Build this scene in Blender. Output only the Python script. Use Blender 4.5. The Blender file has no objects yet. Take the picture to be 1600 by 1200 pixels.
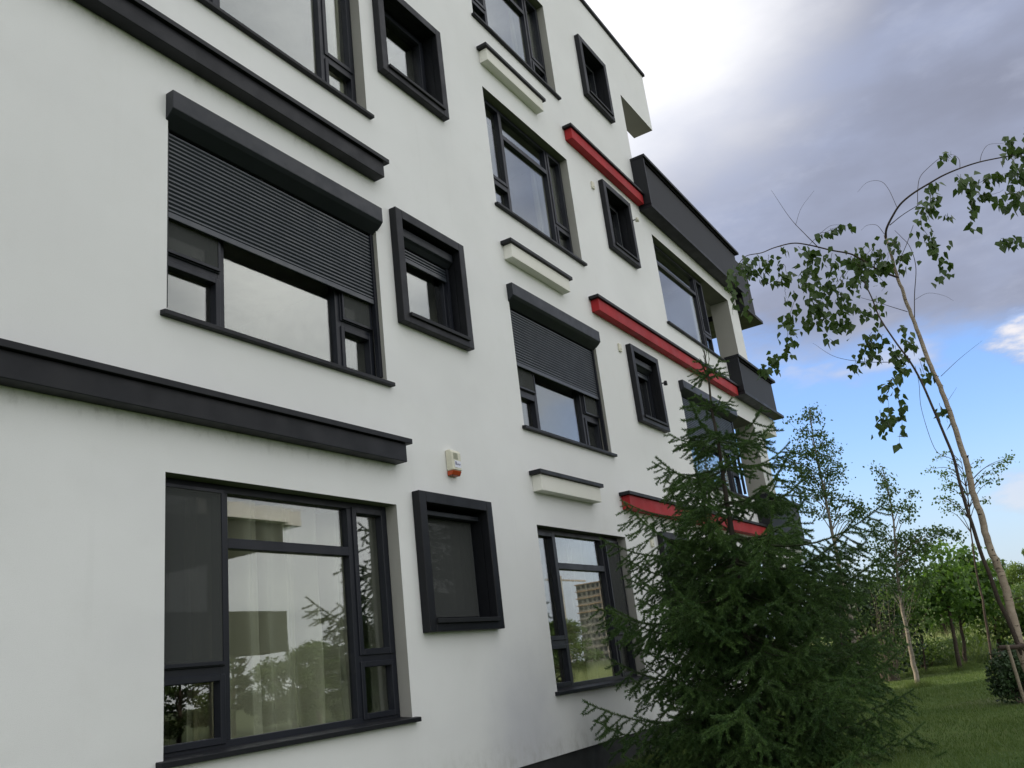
import bpy, bmesh, math, random
import numpy as np
from mathutils import Vector, Matrix
random.seed(7); rng = np.random.default_rng(7)
scn = bpy.context.scene
col = scn.collection
R = math.radians

# ------------------------------------------------------------------ camera
G = -1.30                      # ground level (camera height = 0)
CAM = np.array([0.0, -4.9436, 0.0]); FPX = 1366.2
CR = np.array([0.5273579, -0.8418544, -0.1147816])
CUP = np.array([-0.2043469, -0.2568001, 0.9446142])
CF = np.array([0.8247036, 0.4746945, 0.3074559])
cam = bpy.data.cameras.new('camera'); co = bpy.data.objects.new('camera', cam); col.objects.link(co)
co.matrix_world = Matrix(((CR[0], CUP[0], -CF[0], CAM[0]), (CR[1], CUP[1], -CF[1], CAM[1]), (CR[2], CUP[2], -CF[2], CAM[2]), (0, 0, 0, 1)))
cam.sensor_width = 36; cam.lens = FPX/1600*36; cam.clip_start = .05; cam.clip_end = 3000
scn.camera = co

def at(px, py, dist):
    """point seen at a photograph pixel, at a horizontal distance from the camera"""
    d = CR*(px-800)/FPX - CUP*(py-600)/FPX + CF
    return CAM + d*(dist/math.hypot(d[0], d[1]))

# ------------------------------------------------------------------ light
SUN_EL, SUN_AZ = R(23), (-0.12, 0.993)          # low sun behind the building, left
w = bpy.data.worlds.new('World'); scn.world = w; w.use_nodes = True
nt = w.node_tree; nt.nodes.clear()
def N(t, **k):
    n = nt.nodes.new(t)
    for a, b in k.items(): setattr(n, a, b)
    return n
def L(a, b): nt.links.new(a, b)
def M(op, a, b=None, c=None, clamp=False):
    n = N('ShaderNodeMath', operation=op); n.use_clamp = clamp
    for i, v in enumerate((a, b, c)):
        if v is None: continue
        if isinstance(v, (int, float)): n.inputs[i].default_value = v
        else: L(v, n.inputs[i])
    return n.outputs[0]
def sstep(v, lo, hi):
    n = N('ShaderNodeMapRange', interpolation_type='SMOOTHSTEP')
    L(v, n.inputs[0]); n.inputs[1].default_value = lo; n.inputs[2].default_value = hi
    return n.outputs[0]
def mixc(f, a, b):
    n = N('ShaderNodeMix', data_type='RGBA')
    if isinstance(f, (int, float)): n.inputs[0].default_value = f
    else: L(f, n.inputs[0])
    for i, v in ((6, a), (7, b)):
        if isinstance(v, tuple): n.inputs[i].default_value = (*v, 1)
        else: L(v, n.inputs[i])
    return n.outputs[2]
tc = N('ShaderNodeTexCoord'); sep = N('ShaderNodeSeparateXYZ'); L(tc.outputs['Generated'], sep.inputs[0])
sky = N('ShaderNodeTexSky', sky_type='NISHITA'); sky.sun_disc = False
sky.sun_elevation = SUN_EL; sky.sun_rotation = math.atan2(SUN_AZ[0], SUN_AZ[1])
sky.air_density = 1.2; sky.dust_density = .6; sky.ozone_density = 2.0
mp = N('ShaderNodeMapping'); mp.inputs['Scale'].default_value = (1, 1, 2.6); L(tc.outputs['Generated'], mp.inputs[0])
def noise(scale, detail=6, rough=.55, off=0):
    n = N('ShaderNodeTexNoise'); n.inputs['Scale'].default_value = scale; n.inputs['Detail'].default_value = detail
    n.inputs['Roughness'].default_value = rough
    m2 = N('ShaderNodeVectorMath', operation='ADD'); m2.inputs[1].default_value = (off, off*1.7, off*.3); L(mp.outputs[0], m2.inputs[0])
    L(m2.outputs[0], n.inputs['Vector']); return n.outputs['Fac']
def lobe(d, inner, outer, pert=None, amt=0.0):
    n = N('ShaderNodeVectorMath', operation='DOT_PRODUCT'); d = Vector(d).normalized(); n.inputs[1].default_value = d
    L(tc.outputs['Generated'], n.inputs[0])
    v = M('ARCCOSINE', n.outputs['Value'])
    if pert is not None: v = M('ADD', v, M('MULTIPLY', M('SUBTRACT', pert, .5), amt))
    return M('SUBTRACT', 1, sstep(v, R(inner), R(outer)))
n1 = noise(2.1, 7, .55, 3.1); n2 = noise(4.2, 6, .5, 8.2); n3 = noise(1.3, 4, .5, 5.5)
n4 = noise(9.5, 6, .6, 2.2)
edge = M('ADD', M('ADD', M('SUBTRACT', sep.outputs['Z'], M('MULTIPLY', sep.outputs['Y'], .13)), M('MULTIPLY', M('SUBTRACT', n1, .5), .17)), M('MULTIPLY', M('SUBTRACT', n4, .5), .085))
clear = lobe((.97, .14, .12), 24, 41, n3, .3)                 # the open gap low in the sky down the garden
mask = M('MAXIMUM', sstep(edge, .240, .312), M('SUBTRACT', 1, clear))
wisp = M('MULTIPLY', sstep(n2, .60, .72), M('MULTIPLY', sstep(sep.outputs['Z'], .01, .08), .75))   # small separate clouds lower down
puff = M('MAXIMUM', lobe((.967, -.026, .251), .1, 2.0, n4, .14), M('MULTIPLY', lobe((.994, .016, .104), .1, 1.6, n4, .10), .6))   # two little white clouds
mask = M('MAXIMUM', M('MAXIMUM', mask, wisp), puff)
bank = lobe((.90, -.04, .43), 17, 29, n3, .4)                # the dark underside of the cloud bank
glow = lobe((.735, .23, .63), 1, 15.5, n2, .20)
base = mixc(sstep(n1, .35, .65), (.76, .80, .88), (1.64, 1.63, 1.61))
dark = mixc(sstep(n2, .28, .74), (.290, .315, .415), (.420, .475, .650))
dark = mixc(M('MULTIPLY', sstep(n4, .50, .72), .30), dark, (.52, .56, .70))
cl = mixc(bank, base, dark)
opp = lobe((.63, -.65, .445), 1, 12, n2, .20)                # a sunlit cloud across the garden, seen in the panes
cl = mixc(M('MULTIPLY', opp, .9), cl, (2.6, 2.55, 2.42))
cl = mixc(M('MULTIPLY', glow, .9), cl, (1.25, 1.25, 1.28))
cl = mixc(M('MULTIPLY', wisp, M('MULTIPLY', clear, .7)), cl, (.86, .86, .92))
tint = N('ShaderNodeMix', data_type='RGBA', blend_type='MULTIPLY'); tint.inputs[0].default_value = 1; L(sky.outputs[0], tint.inputs[6]); tint.inputs[7].default_value = (1.12, 1.28, 1.75, 1)
hz = M('MULTIPLY', M('SUBTRACT', 1, sstep(sep.outputs['Z'], -.02, .21)), .80)          # thin pale haze low in the sky
skc = mixc(hz, tint.outputs[2], (3.9, 4.7, 5.9))
bg1 = N('ShaderNodeBackground'); L(skc, bg1.inputs[0]); bg1.inputs[1].default_value = .15
cl = mixc(puff, cl, (.92, .90, .94))
bg2 = N('ShaderNodeBackground'); L(cl, bg2.inputs[0]); bg2.inputs[1].default_value = 1.0
mx = N('ShaderNodeMixShader'); L(mask, mx.inputs[0]); L(bg1.outputs[0], mx.inputs[1]); L(bg2.outputs[0], mx.inputs[2])
out = N('ShaderNodeOutputWorld'); L(mx.outputs[0], out.inputs[0])

sl = bpy.data.lights.new('sun', 'SUN'); sl.energy = 4.6; sl.angle = R(.6); sl.color = (1, .86, .68)
so = bpy.data.objects.new('sun', sl); col.objects.link(so)
sd = Vector((SUN_AZ[0]*math.cos(SUN_EL), SUN_AZ[1]*math.cos(SUN_EL), math.sin(SUN_EL)))
so.rotation_euler = sd.to_track_quat('Z', 'Y').to_euler(); so.location = (-20, 30, 30)
scn.view_settings.view_transform = 'Standard'; scn.view_settings.look = 'None'
scn.view_settings.exposure = 0.0; scn.view_settings.gamma = 1; scn.view_settings.use_curve_mapping = False
try:
    scn.cycles.transparent_max_bounces = 24; scn.cycles.max_bounces = 8
except Exception: pass

# ------------------------------------------------------------------ materials
def material(name, base=(.5, .5, .5), rough=.6, metal=0.0, spec=.5):
    m = bpy.data.materials.new(name); m.use_nodes = True
    b = m.node_tree.nodes['Principled BSDF']
    b.inputs['Base Color'].default_value = (*base, 1); b.inputs['Roughness'].default_value = rough
    b.inputs['Metallic'].default_value = metal; b.inputs['Specular IOR Level'].default_value = spec
    return m
class NB:
    """small node helper for one material"""
    def __init__(s, m): s.t = m.node_tree; s.b = s.t.nodes.get('Principled BSDF')
    def n(s, t, **k):
        n = s.t.nodes.new(t)
        for a, b in k.items(): setattr(n, a, b)
        return n
    def l(s, a, b): s.t.links.new(a, b)
    def noise(s, scale, detail=5, rough=.55, vec=None, stretch=None):
        n = s.n('ShaderNodeTexNoise'); n.inputs['Scale'].default_value = scale
        n.inputs['Detail'].default_value = detail; n.inputs['Roughness'].default_value = rough
        v = vec or s.geo()
        if stretch:
            mpn = s.n('ShaderNodeMapping'); mpn.inputs['Scale'].default_value = stretch; s.l(v, mpn.inputs[0]); v = mpn.outputs[0]
        s.l(v, n.inputs['Vector']); return n.outputs['Fac']
    def geo(s): return s.n('ShaderNodeNewGeometry').outputs['Position']
    def obj(s): return s.n('ShaderNodeTexCoord').outputs['Object']
    def rmp(s, v, lo, hi, a=0.0, b=1.0):
        n = s.n('ShaderNodeMapRange', interpolation_type='SMOOTHSTEP'); s.l(v, n.inputs[0])
        n.inputs[1].default_value = lo; n.inputs[2].default_value = hi; n.inputs[3].default_value = a; n.inputs[4].default_value = b
        return n.outputs[0]
    def math(s, op, a, b=None):
        n = s.n('ShaderNodeMath', operation=op)
        for i, v in enumerate((a, b)):
            if v is None: continue
            if isinstance(v, (int, float)): n.inputs[i].default_value = v
            else: s.l(v, n.inputs[i])
        return n.outputs[0]
    def mix(s, f, a, b):
        n = s.n('ShaderNodeMix', data_type='RGBA')
        if isinstance(f, (int, float)): n.inputs[0].default_value = f
        else: s.l(f, n.inputs[0])
        for i, v in ((6, a), (7, b)):
            if isinstance(v, tuple): n.inputs[i].default_value = (*v, 1)
            else: s.l(v, n.inputs[i])
        return n.outputs[2]
    def bump(s, h, dist, strength=.5):
        n = s.n('ShaderNodeBump'); n.inputs['Distance'].default_value = dist; n.inputs['Strength'].default_value = strength
        s.l(h, n.inputs['Height']); s.l(n.outputs[0], s.b.inputs['Normal'])
    def color(s, c): s.l(c, s.b.inputs['Base Color'])

def stucco(name, c1, c2, dirt=True):
    m = material(name, c1, .92, spec=.15); k = NB(m)
    big = k.noise(.55, 4, .5); mid = k.noise(2.6, 5, .6)
    c = k.mix(k.rmp(big, .35, .68), c1, c2)
    c = k.mix(k.rmp(mid, .50, .78, 0, .16), c, (c1[0]*.86, c1[1]*.85, c1[2]*.82))
    if dirt:
        streak = k.noise(1.0, 6, .6, stretch=(7, 7, .45))
        c = k.mix(k.rmp(streak, .55, .82, 0, .07), c, (.40, .40, .38))
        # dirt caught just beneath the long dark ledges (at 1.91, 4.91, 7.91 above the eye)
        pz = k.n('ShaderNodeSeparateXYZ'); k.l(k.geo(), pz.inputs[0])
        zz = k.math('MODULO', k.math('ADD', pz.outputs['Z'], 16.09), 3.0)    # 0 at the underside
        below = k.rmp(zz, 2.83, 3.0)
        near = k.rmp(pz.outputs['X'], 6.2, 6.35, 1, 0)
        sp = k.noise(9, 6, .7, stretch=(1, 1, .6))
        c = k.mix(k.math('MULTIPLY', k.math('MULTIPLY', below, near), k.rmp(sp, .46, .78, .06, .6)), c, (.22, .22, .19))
        # soft bluish-grey patch low on the wall between the two bays
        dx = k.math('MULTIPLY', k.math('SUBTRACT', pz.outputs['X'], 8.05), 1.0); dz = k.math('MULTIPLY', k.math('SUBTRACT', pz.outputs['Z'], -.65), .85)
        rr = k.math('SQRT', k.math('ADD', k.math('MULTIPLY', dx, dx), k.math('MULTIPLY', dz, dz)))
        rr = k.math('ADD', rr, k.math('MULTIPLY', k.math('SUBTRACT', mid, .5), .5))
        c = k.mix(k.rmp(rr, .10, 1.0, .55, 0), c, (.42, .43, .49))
        # splash dirt near the plinth
        c = k.mix(k.math('MULTIPLY', k.rmp(pz.outputs['Z'], G+.35, G+.75, 1, 0), k.rmp(sp, .4, .7, .05, .4)), c, (.30, .29, .25))
    c = k.mix(k.rmp(k.noise(120, 3, .7), .48, .75, 0, .10), c, (c1[0]*.55, c1[1]*.55, c1[2]*.53))
    c = k.mix(k.rmp(k.noise(.9, 3, .5, stretch=(1, 1, 1.4)), .45, .75, 0, .30), c, (c1[0]*.93, c1[1]*.925, c1[2]*.945))
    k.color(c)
    k.bump(k.math('ADD', k.noise(240, 3, .6), k.math('MULTIPLY', k.noise(3, 3, .5), 3.0)), .003, .55)
    return m
def coated(name, c, rough=.42, var=.25, spec=.5, micro=True):
    m = material(name, c, rough, spec=spec); k = NB(m)
    n = k.noise(3.0, 6, .6)
    k.color(k.mix(k.rmp(n, .3, .75), tuple(x*(1-var) for x in c), tuple(x*(1+var) for x in c)))
    if not micro: return m
    k.l(k.rmp(k.noise(5, 4, .6), .3, .7, rough-.05, rough+.08), k.b.inputs['Roughness'])
    k.bump(k.noise(300, 2, .5), .0006, .3)
    return m
MAT = {}
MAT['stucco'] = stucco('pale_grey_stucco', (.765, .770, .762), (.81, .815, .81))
MAT['cream'] = stucco('cream_render', (.75, .745, .68), (.80, .79, .735), False)
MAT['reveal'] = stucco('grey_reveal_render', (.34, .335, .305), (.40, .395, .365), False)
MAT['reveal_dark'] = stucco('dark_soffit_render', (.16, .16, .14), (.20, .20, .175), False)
MAT['dark'] = coated('anthracite_metal', (.009, .010, .013), .5, .12, .28)
MAT['dark2'] = coated('anthracite_panel', (.015, .016, .018), .6, .08, .25, False)
MAT['frame'] = coated('anthracite_window_frame', (.012, .014, .021), .42, .10, .32)
MAT['slat'] = coated('grey_shutter_slat', (.034, .041, .054), .38, .06, .5)
MAT['box'] = coated('grey_shutter_box', (.017, .020, .026), .45, .10, .32)
MAT['red'] = coated('red_painted_metal', (.37, .024, .028), .6, .14, .2)
MAT['plinth'] = coated('black_plinth', (.022, .023, .024), .7, .4)
MAT['black'] = material('shadow_strip_black', (.004, .004, .005), .8, spec=.1)
MAT['grey'] = coated('grey_seal', (.16, .17, .17), .6, .1)
MAT['white_plastic'] = coated('off_white_plastic', (.66, .64, .52), .45, .1)
MAT['orange'] = coated('red_orange_lens', (.42, .065, .018), .3, .15)
MAT['sticker'] = material('pale_sticker', (.72, .73, .82), .4)
MAT['ink'] = material('navy_ink', (.02, .02, .10), .5)
MAT['grille'] = material('olive_grille', (.26, .27, .19), .6)
MAT['room'] = coated('room_plaster', (.50, .50, .46), .9, .1)
MAT['room_dark'] = coated('room_floor', (.20, .15, .10), .6, .2)
MAT['asphalt'] = coated('road_asphalt', (.06, .06, .06), .9, .2)

def glass(name, tint=(.88, .90, .87), r0=.10, wav=.0):
    m = bpy.data.materials.new(name); m.use_nodes = True; k = NB(m); k.t.nodes.clear()
    o = k.n('ShaderNodeOutputMaterial'); tr = k.n('ShaderNodeBsdfTransparent'); tr.inputs[0].default_value = (*tint, 1)
    gl = k.n('ShaderNodeBsdfGlossy'); gl.inputs['Roughness'].default_value = 0.0; gl.inputs[0].default_value = (.95, .98, 1, 1)
    lw = k.n('ShaderNodeLayerWeight'); lw.inputs['Blend'].default_value = .5
    p5 = k.math('POWER', lw.outputs['Facing'], 3.2)
    f = k.math('ADD', k.math('MULTIPLY', p5, 1-r0), r0)
    bp = k.n('ShaderNodeBump'); bp.inputs['Distance'].default_value = .004; bp.inputs['Strength'].default_value = wav
    k.l(k.noise(1.1, 0, .4), bp.inputs['Height'])
    if wav: k.l(bp.outputs[0], gl.inputs['Normal'])
    mxn = k.n('ShaderNodeMixShader'); k.l(f, mxn.inputs[0]); k.l(tr.outputs[0], mxn.inputs[1]); k.l(gl.outputs[0], mxn.inputs[2])
    k.l(mxn.outputs[0], o.inputs[0]); return m
MAT['glass'] = glass('window_glass', wav=0)
def mesh_screen(name, c, a):
    m = bpy.data.materials.new(name); m.use_nodes = True; k = NB(m); k.t.nodes.clear()
    o = k.n('ShaderNodeOutputMaterial'); tr = k.n('ShaderNodeBsdfTransparent'); d = k.n('ShaderNodeBsdfDiffuse'); d.inputs[0].default_value = (*c, 1)
    mxn = k.n('ShaderNodeMixShader'); mxn.inputs[0].default_value = a
    k.l(tr.outputs[0], mxn.inputs[1]); k.l(d.outputs[0], mxn.inputs[2]); k.l(mxn.outputs[0], o.inputs[0]); return m
MAT['screen'] = mesh_screen('insect_mesh', (.085, .09, .088), .55)
MAT['thin_screen'] = mesh_screen('fine_insect_mesh', (.10, .105, .105), .34)
def cloth(name, c):
    m = material(name, c, .95, spec=.1); k = NB(m); k.b.inputs['Transmission Weight'].default_value = 0
    t = k.n('ShaderNodeBsdfTranslucent'); t.inputs[0].default_value = (*c, 1)
    mxn = k.n('ShaderNodeMixShader'); mxn.inputs[0].default_value = .35
    k.l(k.b.outputs[0], mxn.inputs[1]); k.l(t.outputs[0], mxn.inputs[2])
    k.l(mxn.outputs[0], k.t.nodes['Material Output'].inputs[0]); return m
MAT['curtain'] = cloth('sheer_beige_curtain', (.76, .74, .62))
MAT['drape'] = cloth('heavy_beige_drape', (.42, .38, .26))

def leafmat(name, c1, c2, trans=.35, rough=.5, per_obj=True, scale=1.1):
    m = material(name, c1, rough, spec=.35); k = NB(m)
    n = k.noise(scale, 4, .6); hi = k.noise(scale*17, 2, .5)
    f = k.math('ADD', k.math('MULTIPLY', n, .6), k.math('MULTIPLY', hi, .4))
    c = k.mix(k.rmp(f, .35, .66), c1, c2)
    if per_obj:
        oi = k.n('ShaderNodeObjectInfo'); c = k.mix(k.rmp(oi.outputs['Random'], 0, 1, 0, .35), c, tuple(x*.45 for x in c1))
    k.color(c)
    t = k.n('ShaderNodeBsdfTranslucent'); k.l(k.mix(.5, c, (c2[0]*1.5, c2[1]*1.6, c2[2]*.8)), t.inputs[0])
    mxn = k.n('ShaderNodeMixShader'); mxn.inputs[0].default_value = trans
    k.l(k.b.outputs[0], mxn.inputs[1]); k.l(t.outputs[0], mxn.inputs[2]); k.l(mxn.outputs[0], k.t.nodes['Material Output'].inputs[0])
    return m
MAT['needle'] = leafmat('spruce_needles', (.032, .078, .024), (.110, .195, .050), .16, .5, scale=3.5)
MAT['needle_dark'] = leafmat('dark_needles', (.020, .045, .022), (.040, .080, .032), .1, .6)
MAT['birch_leaf'] = leafmat('birch_leaves', (.030, .066, .017), (.075, .125, .028), .26, .45, scale=4)
MAT['far_birch'] = leafmat('small_birch_leaves', (.05, .10, .03), (.10, .17, .045), .35)
MAT['maple'] = leafmat('maple_leaves', (.055, .12, .03), (.12, .22, .04), .4)
MAT['oak'] = leafmat('dense_leaves', (.06, .115, .03), (.13, .20, .05), .28)
MAT['sunlit_leaf'] = leafmat('sunlit_yellow_green_leaves', (.085, .15, .03), (.15, .22, .05), .35)  # yellow of the low sun painted into the leaf colour
MAT['shrub'] = leafmat('dark_shrub_leaves', (.020, .045, .018), (.045, .085, .03), .1)
MAT['grass'] = leafmat('lawn_blades', (.058, .108, .028), (.130, .180, .052), .3, .6, False, .5)
MAT['meadow'] = leafmat('tall_meadow_grass', (.22, .28, .12), (.38, .42, .22), .35, .7, False, .4)
def bark(name, c1, c2, c3, hs):
    m = material(name, c1, .85, spec=.2); k = NB(m)
    n = k.noise(6, 5, .6, stretch=(1, 1, hs)); d = k.noise(22, 4, .65, stretch=(.5, .5, 2.2))
    c = k.mix(k.rmp(n, .35, .7), c1, c2); c = k.mix(k.rmp(d, .58, .66), c, c3)
    k.color(c); k.bump(k.noise(60, 4, .6, stretch=(1, 1, 2)), .004, .6); return m
MAT['birch_bark'] = bark('young_birch_bark', (.29, .235, .18), (.40, .335, .26), (.06, .045, .035), 2.5)
MAT['dark_bark'] = bark('dark_bark', (.055, .042, .035), (.095, .075, .060), (.02, .017, .014), .6)
MAT['pale_bark'] = bark('pale_birch_bark', (.20, .175, .14), (.32, .29, .24), (.05, .04, .03), 2.5)
MAT['spruce_bark'] = bark('spruce_bark', (.040, .034, .028), (.065, .056, .045), (.022, .019, .015), .8)
MAT['green_twig'] = material('green_brown_twigs', (.05, .06, .03), .8)
MAT['twig'] = material('thin_twigs', (.055, .035, .028), .8)
MAT['dry_twig'] = material('dry_twigs', (.15, .13, .10), .9)
MAT['stake'] = bark('weathered_wood', (.24, .20, .15), (.33, .28, .22), (.12, .09, .07), .3)

def ground_mat(name, a, b, c3, s=.35):
    m = material(name, a, .95, spec=.1); k = NB(m)
    n = k.noise(s, 6, .6); n2 = k.noise(9, 5, .65); n3 = k.noise(70, 3, .6)
    c = k.mix(k.rmp(n, .32, .68), a, b); c = k.mix(k.rmp(n2, .45, .75, 0, .6), c, c3)
    c = k.mix(k.rmp(n3, .4, .8, 0, .45), c, (.015, .022, .008))
    k.color(c); k.bump(n3, .02, .7); return m
MAT['lawn'] = ground_mat('mown_lawn', (.055, .102, .024), (.095, .140, .038), (.115, .120, .050))
MAT['meadow_soil'] = ground_mat('meadow_soil', (.09, .12, .05), (.13, .15, .07), (.06, .08, .03))
MAT['mound'] = ground_mat('overgrown_mound', (.035, .06, .02), (.06, .09, .03), (.05, .05, .03))
MAT['concrete'] = stucco('raw_concrete', (.32, .30, .27), (.40, .36, .31), False)
MAT['scaffold'] = coated('painted_sunlit_scaffold', (.55, .35, .20), .7, .2)  # orange of the low sun painted into the upper slabs' colour
MAT['brickish'] = coated('unplastered_brick', (.33, .16, .11), .9, .2)

# ------------------------------------------------------------------ object helpers
WO = {}                                             # world origin of each object
def tag(o, label=None, cat=None, group=None, kind=None):
    for k_, v in (('label', label), ('category', cat), ('group', group), ('kind', kind)):
        if v: o[k_] = v
    return o
def place(o, origin, parent):
    WO[o.name] = np.array(origin, float)
    if parent is not None:
        o.parent = parent; o.location = WO[o.name]-WO[parent.name]
    else: o.location = origin
    return o
def empty(name, loc, label=None, cat=None, group=None, parent=None):
    o = bpy.data.objects.new(name, None); col.objects.link(o); o.empty_display_size = .2
    place(o, loc, parent); return tag(o, label, cat, group)
def mesh(name, V, F, mat, parent=None, origin=None, smooth=False, bevel=0, mats=None, fm=None):
    """V world coords (n,3); F list of index tuples, or (m,k) array"""
    V = np.asarray(V, float)
    if origin is None:
        lo, hi = V.min(0), V.max(0); origin = ((lo[0]+hi[0])/2, (lo[1]+hi[1])/2, lo[2])
    me = bpy.data.meshes.new(name); P = V-np.array(origin)
    if isinstance(F, np.ndarray):
        m_, k_ = F.shape
        me.vertices.add(len(P)); me.vertices.foreach_set('co', P.astype(np.float32).ravel())
        me.loops.add(m_*k_); me.loops.foreach_set('vertex_index', F.astype(np.int32).ravel())
        me.polygons.add(m_); me.polygons.foreach_set('loop_start', np.arange(0, m_*k_, k_, dtype=np.int32))
        me.update(calc_edges=True)
    else:
        me.from_pydata(P.tolist(), [], F); me.update()
    for q in (mats or [mat]): me.materials.append(q)
    if fm is not None: me.polygons.foreach_set('material_index', np.asarray(fm, np.int32))
    if smooth: me.polygons.foreach_set('use_smooth', [True]*len(me.polygons))
    o = bpy.data.objects.new(name, me); col.objects.link(o); place(o, origin, parent)
    if bevel:
        b = o.modifiers.new('bevel', 'BEVEL'); b.width = bevel; b.segments = 1; b.limit_method = 'ANGLE'
    return o
def clone(o, parent, origin):
    c = bpy.data.objects.new(o.name.split('.')[0], o.data); col.objects.link(c); place(c, origin, parent); return c
class MB:
    def __init__(s): s.V = []; s.F = []
    def box(s, x0, x1, y0, y1, z0, z1):
        n = len(s.V)
        s.V += [(x0, y0, z0), (x1, y0, z0), (x1, y1, z0), (x0, y1, z0), (x0, y0, z1), (x1, y0, z1), (x1, y1, z1), (x0, y1, z1)]
        s.F += [tuple(n+i for i in f) for f in ((0, 3, 2, 1), (4, 5, 6, 7), (0, 1, 5, 4), (1, 2, 6, 5), (2, 3, 7, 6), (3, 0, 4, 7))]
        return s
    def prism(s, pts, x0, x1):
        """profile of (y,z) points pushed from x0 to x1"""
        n = len(s.V); k = len(pts)
        s.V += [(x0, y, z) for y, z in pts]+[(x1, y, z) for y, z in pts]
        s.F += [tuple(n+i for i in range(k))[::-1], tuple(n+k+i for i in range(k))]
        s.F += [(n+i, n+(i+1) % k, n+k+(i+1) % k, n+k+i) for i in range(k)]
        return s
    def ring(s, x0, x1, z0, z1, y0, y1, w, wb=None, wt=None):
        """rectangular frame lying in the wall plane, made of four butted bars"""
        wb = w if wb is None else wb; wt = w if wt is None else wt
        s.box(x0, x0+w, y0, y1, z0, z1); s.box(x1-w, x1, y0, y1, z0, z1)
        s.box(x0+w, x1-w, y0, y1, z0, z0+wb); s.box(x0+w, x1-w, y0, y1, z1-wt, z1)
        return s
    def build(s, name, mat, parent=None, bevel=0, smooth=False, origin=None): return mesh(name, s.V, s.F, MAT[mat] if isinstance(mat, str) else mat, parent, origin, smooth, bevel)
def tube_data(P, r, n=7, closed_tip=True):
    P = np.asarray(P, float); r = np.asarray(r, float) if np.ndim(r) else np.full(len(P), r)
    T = np.gradient(P, axis=0); T /= np.linalg.norm(T, axis=1)[:, None]+1e-9
    ref = np.array([0, 0, 1.]) if abs(T[0][2]) < .9 else np.array([1., 0, 0])
    A = np.cross(T, ref); A /= np.linalg.norm(A, axis=1)[:, None]+1e-9; B = np.cross(T, A)
    th = np.linspace(0, 2*np.pi, n, endpoint=False)
    V = (P[:, None]+r[:, None, None]*(np.cos(th)[None, :, None]*A[:, None]+np.sin(th)[None, :, None]*B[:, None])).reshape(-1, 3)
    F = []
    for i in range(len(P)-1):
        for j in range(n): F.append((i*n+j, i*n+(j+1) % n, (i+1)*n+(j+1) % n, (i+1)*n+j))
    return V, np.array(F)
def cat_data(parts):
    V = []; F = []; n = 0
    for v, f in parts: V.append(v); F.append(f+n); n += len(v)
    return np.vstack(V), np.vstack(F)
def spline(P, n):
    """Catmull-Rom through P, n samples"""
    P = np.asarray(P, float); m = len(P)
    if m == 2: return P[0]+(P[1]-P[0])*np.linspace(0, 1, n)[:, None]
    Q = np.vstack([2*P[0]-P[1], P, 2*P[-1]-P[-2]]); out_ = []
    for t in np.linspace(0, m-1-1e-6, n):
        i = int(t); u = t-i; p0, p1, p2, p3 = Q[i:i+4]
        out_.append(.5*((2*p1)+(-p0+p2)*u+(2*p0-5*p1+4*p2-p3)*u*u+(-p0+3*p1-3*p2+p3)*u**3))
    return np.array(out_)
def unit(v): return v/(np.linalg.norm(v, axis=-1, keepdims=True)+1e-9)
def scatter(tv, tf, P, D, Nn, S):
    """copies of a small template (x across, y along, z normal): P points, D direction, Nn rough normal, S size"""
    D = unit(D); X = unit(np.cross(D, Nn)); Z = np.cross(X, D)
    S = np.broadcast_to(np.asarray(S, float), (len(P),))
    V = P[:, None]+S[:, None, None]*(tv[None, :, 0:1]*X[:, None]+tv[None, :, 1:2]*D[:, None]+tv[None, :, 2:3]*Z[:, None])
    F = tf[None]+(np.arange(len(P))*len(tv))[:, None, None]
    return V.reshape(-1, 3), F.reshape(-1, tf.shape[1])
BL_V = np.array([(0, 0, 0), (-.38, .28, .07), (.38, .28, .07), (-.29, .52, .05), (.29, .52, .05), (0, .48, -.02), (0, 1, -.06)], float)
BL_F = np.array([(0, 5, 1), (0, 2, 5), (1, 5, 3), (2, 4, 5), (3, 5, 6), (5, 4, 6)])
QL_V = np.array([(0, 0, 0), (-.38, .5, .10), (.38, .5, .10), (0, 1, -.05)], float)
QL_F = np.array([(0, 2, 1), (1, 2, 3)])
def rdir(n): return unit(rng.normal(size=(n, 3)))

# ================================================================== the ground
def sheet(name, pts, z, mat, kind='structure'):
    V = [(x, y, z) for x, y in pts]; return tag(mesh(name, V, [tuple(range(len(V)))], MAT[mat]), kind=kind)
n = 64
sheet('ground', [(700*math.cos(2*math.pi*i/n), 700*math.sin(2*math.pi*i/n)) for i in range(n)], G-.004, 'meadow_soil')
# lawn with soft swells
gx = np.linspace(-14, 33, 95); gy = np.linspace(-26, 13, 79)
XX, YY = np.meshgrid(gx, gy); ZZ = G+.02+.035*np.sin(XX*.45+1)*np.cos(YY*.6)+.02*np.sin(XX*1.3+YY*.9)
far = gx[-1]; fade = np.clip((far-XX)/3, 0, 1)*np.clip((YY-gy[0])/3, 0, 1)*np.clip((gy[-1]-YY)/3, 0, 1); ZZ = G+(ZZ-G)*fade
idx = np.arange(95*79).reshape(79, 95)
LF = np.stack([idx[:-1, :-1], idx[:-1, 1:], idx[1:, 1:], idx[1:, :-1]], -1).reshape(-1, 4)
tag(mesh('lawn', np.stack([XX, YY, ZZ], -1).reshape(-1, 3), LF, MAT['lawn'], smooth=True), kind='structure')
def gz(x, y): return G+.02+.035*np.sin(x*.45+1)*np.cos(y*.6)+.02*np.sin(x*1.3+y*.9)

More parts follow.
